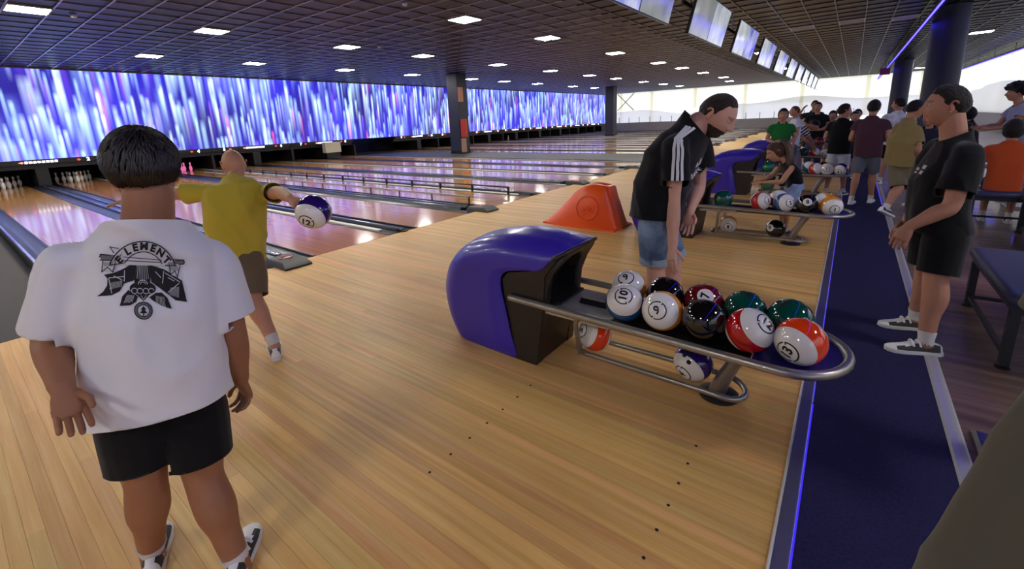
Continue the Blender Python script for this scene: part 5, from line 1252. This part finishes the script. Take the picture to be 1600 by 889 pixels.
# ---- young man in black
Yg = person('young man in black t-shirt and black shorts standing on the carpet', *PJ['young'], 1.74, (-.98,-.10,-.02), SK4, (M_btee, 'tee'), M_bshort, ('short', .012, .003, rgb(30,24,21)), voxel=.007, cv=.010, hem=-.16, sleeve=.72, leg=.90, lw=1.12, sw=1.22, belly=.035, sleeve_r=.090,
            hand_pn=((.3,.9,-.2), (.3,-.6,0)), curl=(.5,.5), brow=(.02,.014,.01,1), foot=((-.93,-.30,0), (-.95,-.25,0)), seed=7.7, folds=.012, fsc=(6,6,3), hem_flare=1.05, male=1.1, neck_w=1.15, neck_cut=.95)
bvY = bvh_of(Yg['shirt']); fy = Yg['fm']; cy_ = Yg['spine'](.74)+fy*.4; upY = (Yg['spine'](.8)-Yg['spine'](.6)).normalized(); rY = -Yg['rS']
mb = MB()
for x, y, w_, h in ((.055,.02,.05,.022),(.06,-.012,.045,.02),(-.03,.0,.04,.016),(-.03,-.022,.034,.010)):
    v = []; n = 4
    for i in range(n+1):
        for j in range(2):
            p = cy_+rY*(x+w_*(i/n-.5))*1+upY*(y+h*(j-.5)); hh, nn, _, _ = bvY.ray_cast(p, -fy); v.append((hh+fy*.003) if hh is not None else p)
    mb.add(v, [(2*i, 2*i+2, 2*i+3, 2*i+1) for i in range(n)])
tag(mb.build('chest_print', mat('print_light', rgb(200,196,200), .8), Yg['shirt']), kind='stuff')
# ear stud
MB().sphere(Yg['hd']+Yg['HM'] @ V(-.083,-.006,-.032)*Yg['hsc'], .004, 10, 8).build('ear_stud', M_chrome, Yg['root'], 180)

# ---- girl
Gi = person('girl with brown ponytail in black top and pale denim shorts bending over a rack', *PJ['girl'], 1.30, (-.82,-.35,-.45), SK2, (M_btee, 'tank'), M_den2, ('long', .012, .004, HBR), voxel=.008, cv=.009, hem=-.02, leg=.62, lw=1.0, sw=.98, male=.3, hand_pn=((0,0,-1), (0,0,-1)), curl=(.25,.25), shoes='dark', seed=9.1, spine_bow=.05, foot=((-1,-.1,0),(-1,-.1,0)), bottom='denim_shorts')
hd, HM, hc = Gi['hd'], Gi['HM'], Gi['hsc']; M_hbr = mat('brown_hair', rgb(78,52,36), .5, vary=.35, vscale=18, stretch=(1,1,.2))
p0 = hd+HM @ V(0,-.085,.085)*hc
pony = MB(); rr = random.Random(5)
limb(pony, [p0, p0+V(.05,.0,.02), p0+V(.11,-.02,-.09), p0+V(.13,-.05,-.24), p0+V(.11,-.07,-.36)], [.022,.036,.05,.045,.012], 14, flat=.8)
for k in range(110):
    a = rr.uniform(0, 6.28); q = .042*math.sqrt(rr.random()); ox, oy = q*math.cos(a), q*math.sin(a)
    pony.tube([p0+V(.03,0,.02)+V(ox,oy,0)*.5, p0+V(.11+ox,-.02+oy,-.09), p0+V(.13+ox*1.2,-.05+oy*1.2,-.24), p0+V(.11+ox*1.2,-.07+oy*1.2,-.34-rr.random()*.08)], [.003,.004,.004,.001], 4)
pony.build('ponytail', M_hbr, Gi['root'], 180); MB().sphere(p0+V(.012,0,.004), (.026,.026,.022), 14, 10).build('hair_tie', M_black, Gi['root'], 180)
limb(MB(), [hd+HM @ V(.055,.02,.03)*hc, hd+HM @ V(.075,.02,-.08)*hc, hd+HM @ V(.07,.03,-.2)*hc], [.02,.022,.006], 10).build('loose_hair', M_hbr, Gi['root'], 180)

# ---- striped shirt
def stripe_mat():
    m = cloth_mat('striped_cotton', rgb(220,214,206), .2, 9); nt = m.node_tree; N = nt.nodes.new; L = nt.links.new
    tc = N('ShaderNodeTexCoord'); mp = N('ShaderNodeMapping'); mp.inputs['Rotation'].default_value = (0, .75, .2); L(tc.outputs['Object'], mp.inputs[0]); wv = N('ShaderNodeTexWave'); wv.bands_direction = 'Z'; wv.inputs['Scale'].default_value = 5.2; L(mp.outputs[0], wv.inputs['Vector'])
    r = N('ShaderNodeValToRGB'); r.color_ramp.interpolation = 'CONSTANT'; r.color_ramp.elements[0].color = rgb(32,28,30); r.color_ramp.elements[1].position = .5; r.color_ramp.elements[1].color = rgb(216,208,200)
    L(wv.outputs['Fac'], r.inputs[0]); L(r.outputs[0], nt.nodes['Principled BSDF'].inputs['Base Color']); return m
M_strp = stripe_mat()
person('person in black and white striped shirt and dark cap bending over a rack', *PJ['stripe'], 1.65, (.85,-.2,-.5), SK4, (M_strp, 'tee'), cloth_mat('grey_trousers', rgb(132,132,142)), ('cap', .016, .001, rgb(20,20,24)), voxel=.012, cv=.015, hem=-.10, leg=1.85, lw=1.05, sw=1.1, shoes='dark', seed=4.4, hs=1.0, spine_bow=.06, bottom='trousers')
ball((4.66,12.45,.80), 'maroon', None, (0,.4), 0, 'dark red ball lifted by the person in stripes', 'ball in hand')
person('person in olive t-shirt with dark hair striding away beside the carpet', *PJ['khaki'], 1.72, (.75,.62,-.1), SK4, (cloth_mat('olive_cotton', rgb(138,120,76)), 'tee'), cloth_mat('olive_grey_shorts', rgb(112,104,84)), ('mop', .018, .005, HB), voxel=.010, cv=.012, hem=-.08, sleeve=.7, leg=.95, lw=1.08, sw=1.22, seed=6.6, foot=((.6,.75,0),(.7,.7,0)), legfoot=(V(.25,.35,.9), None), hs=.98, curl=(.4,.4), shoes='bowl')

# ---- people standing farther back
def stand(H, ang, arms='down', lean=0.0, stride=0.0, sit=False):
    s = H/1.75; f = V(math.cos(ang), math.sin(ang), 0); r = V(f.y, -f.x, 0); up = V(0,0,1); J = {}
    zp = .90*s if not sit else .565*s
    pel = up*zp; ch = pel + (up*.50+f*lean)*s
    for sd, sg in (('L',-1),('R',1)):
        J['hip'+sd] = pel+r*sg*.09*s; J['sh'+sd] = ch+r*sg*.185*s
        if sit: J['kn'+sd] = pel+r*sg*.13*s+f*.42*s; J['an'+sd] = pel+r*sg*.13*s+f*.40*s-up*(zp-.085*s)
        else: J['kn'+sd] = up*.49*s+r*sg*.10*s+f*(.03+stride*sg*.5)*s; J['an'+sd] = up*.085*s+r*sg*.11*s+f*stride*sg*s
        a = J['sh'+sd]
        if arms == 'down': e, w_, t_ = a-up*.29*s+r*sg*.05*s, a-up*.52*s+r*sg*.06*s+f*.06*s, a-up*.68*s+r*sg*.05*s+f*.08*s
        elif arms == 'front': e, w_, t_ = a-up*.27*s+r*sg*.07*s-f*.02*s, a-up*.33*s+f*.20*s-r*sg*.06*s, a-up*.31*s+f*.27*s-r*sg*.14*s
        elif arms == 'hips': e, w_, t_ = a-up*.24*s+r*sg*.14*s, a-up*.44*s+r*sg*.04*s+f*.06*s, a-up*.50*s-r*sg*.02*s+f*.12*s
        elif arms == 'table': e, w_, t_ = a-up*.24*s+r*sg*.06*s+f*.12*s, a-up*.28*s+f*.36*s, a-up*.28*s+f*.46*s-r*sg*.04*s
        elif arms == 'raise': 
            if sg > 0: e, w_, t_ = a-up*.10*s+r*.24*s+f*.05*s, a+up*.12*s+r*.12*s+f*.10*s, a+up*.25*s+r*.05*s+f*.10*s
            else: e, w_, t_ = a-up*.29*s-r*.05*s, a-up*.52*s-r*.06*s+f*.05*s, a-up*.66*s-r*.05*s+f*.07*s
        J['el'+sd], J['wr'+sd], J['fi'+sd] = e, w_, t_
    J['neck'] = ch+(up*.10+f*(lean*.3))*s; J['head'] = ch+(up*.235+f*(.03+lean*.5))*s
    return {k: tuple(q) for k, q in J.items()}, (f.x, f.y, 0)
def extra(label, x, y, H, deg, shirt, legs, hair, arms='down', look=None, sit=False, leg=.9, lean=0.0, stride=0.0, skin=SK4, sw=1.1, **kw):
    a = math.radians(deg); J, fc = stand(H, a, arms, lean, stride, sit)
    if look is not None: fc = (math.cos(math.radians(look)), math.sin(math.radians(look)), -.05)
    return person(label, (x, y), J, H, fc, skin, (shirt, 'tee'), legs, hair, voxel=.013, cv=.016, leg=leg, sw=sw, seed=x*3+y, group='people farther back', foot=((fc[0],fc[1],0),)*2 if look is None else None, **kw)
C_ = lambda n, r, g, b_: cloth_mat(n, rgb(r, g, b_))
extra('woman in green t-shirt with arms folded in front', 4.16, 9.9, 1.55, -80, C_('green_cotton',34,112,52), M_den3, ('long',.014,.004,HB), 'front', male=.4, leg=1.9, bottom='trousers', shoes='dark')
extra('man in white shirt turned away behind the woman in green', 4.18, 12.0, 1.60, 200, C_('white_shirt',206,210,226), M_den3, ('crop',.008,.002,rgb(90,60,44)), 'down', leg=1.9, bottom='trousers', shoes='dark')
extra('man in black t-shirt and jeans facing the camera beside the striped shirt', 4.50, 13.6, 1.68, -95, M_btee, M_den3, ('short',.012,.003,HB), 'front', leg=1.9, bottom='trousers', shoes='dark', lw=1.1, sw=1.18)
extra('man with one arm raised to his face half hidden behind the man in jeans', 4.36, 14.6, 1.74, -70, C_('dark_grey_cotton',44,44,50), M_bshort, ('short',.014,.003,HB), 'raise')
extra('long-haired woman in dark top and pale skirt behind the white shorts', 4.80, 14.1, 1.44, -90, C_('charcoal_cotton',36,34,40), C_('pale_skirt',190,178,176), ('long',.02,.004,HB), 'down', male=.3, leg=.7)
extra('young man in black t-shirt and white shorts looking right', 5.08, 9.8, 1.58, 70, M_btee, C_('white_shorts',196,200,210), ('short',.016,.003,HB), 'front', look=25, leg=.80, sw=1.2, stride=.10)
extra('young man in maroon t-shirt and grey shorts seen from behind', 5.46, 9.1, 1.62, 80, C_('maroon_cotton',74,46,58), C_('slate_shorts',92,96,112), ('short',.016,.003,HB), 'front', leg=.86, sw=1.22, stride=.16, shoes='white')
extra('young man in white patterned t-shirt behind the maroon t-shirt', 5.90, 11.6, 1.66, 95, mat('white_pattern_cotton', rgb(206,208,214), .9, spec=.1, vary=.45, vscale=14), M_bshort, ('short',.018,.004,HB), 'down', look=150, leg=.85, sw=1.15)
extra('person glimpsed between the black and the maroon t-shirts', 5.30, 13.6, 1.46, -100, C_('dusky_cotton',70,60,70), M_bshort, ('short',.014,.003,HB), 'down')
extra('short person with dark hair far behind the maroon t-shirt', 5.24, 12.4, 1.42, -80, C_('brown_cotton',60,48,44), M_bshort, ('short',.014,.003,HB), 'down')
extra('person with dark hair in the gap right of the far round column', 6.55, 13.4, 1.5, -100, C_('grey_cotton',84,84,92), M_bshort, ('short',.014,.003,HB), 'down')
extra('person with white cap and dark shirt behind the young man in black', 6.15, 9.2, 1.42, -120, C_('navy_cotton',36,38,58), M_bshort, ('cap',.018,.001,rgb(220,220,226)), 'down', leg=.85)
extra('woman in orange t-shirt with dark hair seated with her back turned', 6.78, 7.95, 1.60, 80, C_('orange_cotton',176,72,34), M_bshort, ('long',.022,.006,HB), 'table', sit=True, male=.4, leg=.9)
cu = extra('curly-haired man in pale striped shirt standing at the table', 7.35, 10.3, 1.76, 190, C_('pale_blue_cotton',150,152,180), M_bshort, ('mop',.050,.022,HB), 'table', lean=.10, leg=.9)
rr = random.Random(8); cm = MB()
for k in range(170):
    d = V(rr.gauss(0,1), rr.gauss(0,1)-.3, rr.gauss(0,1)+.4).normalized()
    if d.z < curve(HAIR['mop'], d.y): continue
    cm.sphere(cu['hd']+cu['HM'] @ (head_base(d)+d*.05)*cu['hsc'], .017+rr.random()*.012, 8, 6)
cm.build('curls', M_hair, cu['root'], 180)
extra('person in black hooded top with a red patch near the curly-haired man', 6.98, 11.5, 1.42, 170, C_('black_hood_cotton',22,20,24), M_bshort, ('long',.030,.004,rgb(22,20,24)), 'table', lean=.08)
# ---- seated person at the lower right corner, close to the photographer
Jf, ff = stand(1.78, math.radians(55), 'down', .36, 0)
fgp = person('person in grey-olive top leaning at the lower right corner, mostly out of the picture', (5.62, .885), Jf, 1.78, (ff[0], ff[1], -.2), SK2, (C_('grey_olive_cotton',86,82,70), 'tee'), M_den3, ('short',.014,.003,HB), voxel=.010, cv=.012, sleeve=1.05, leg=1.9, sw=1.15, lw=1.1, seed=3.3, bottom='trousers', shoes='dark', sleeve_r=.085, hem=-.5)
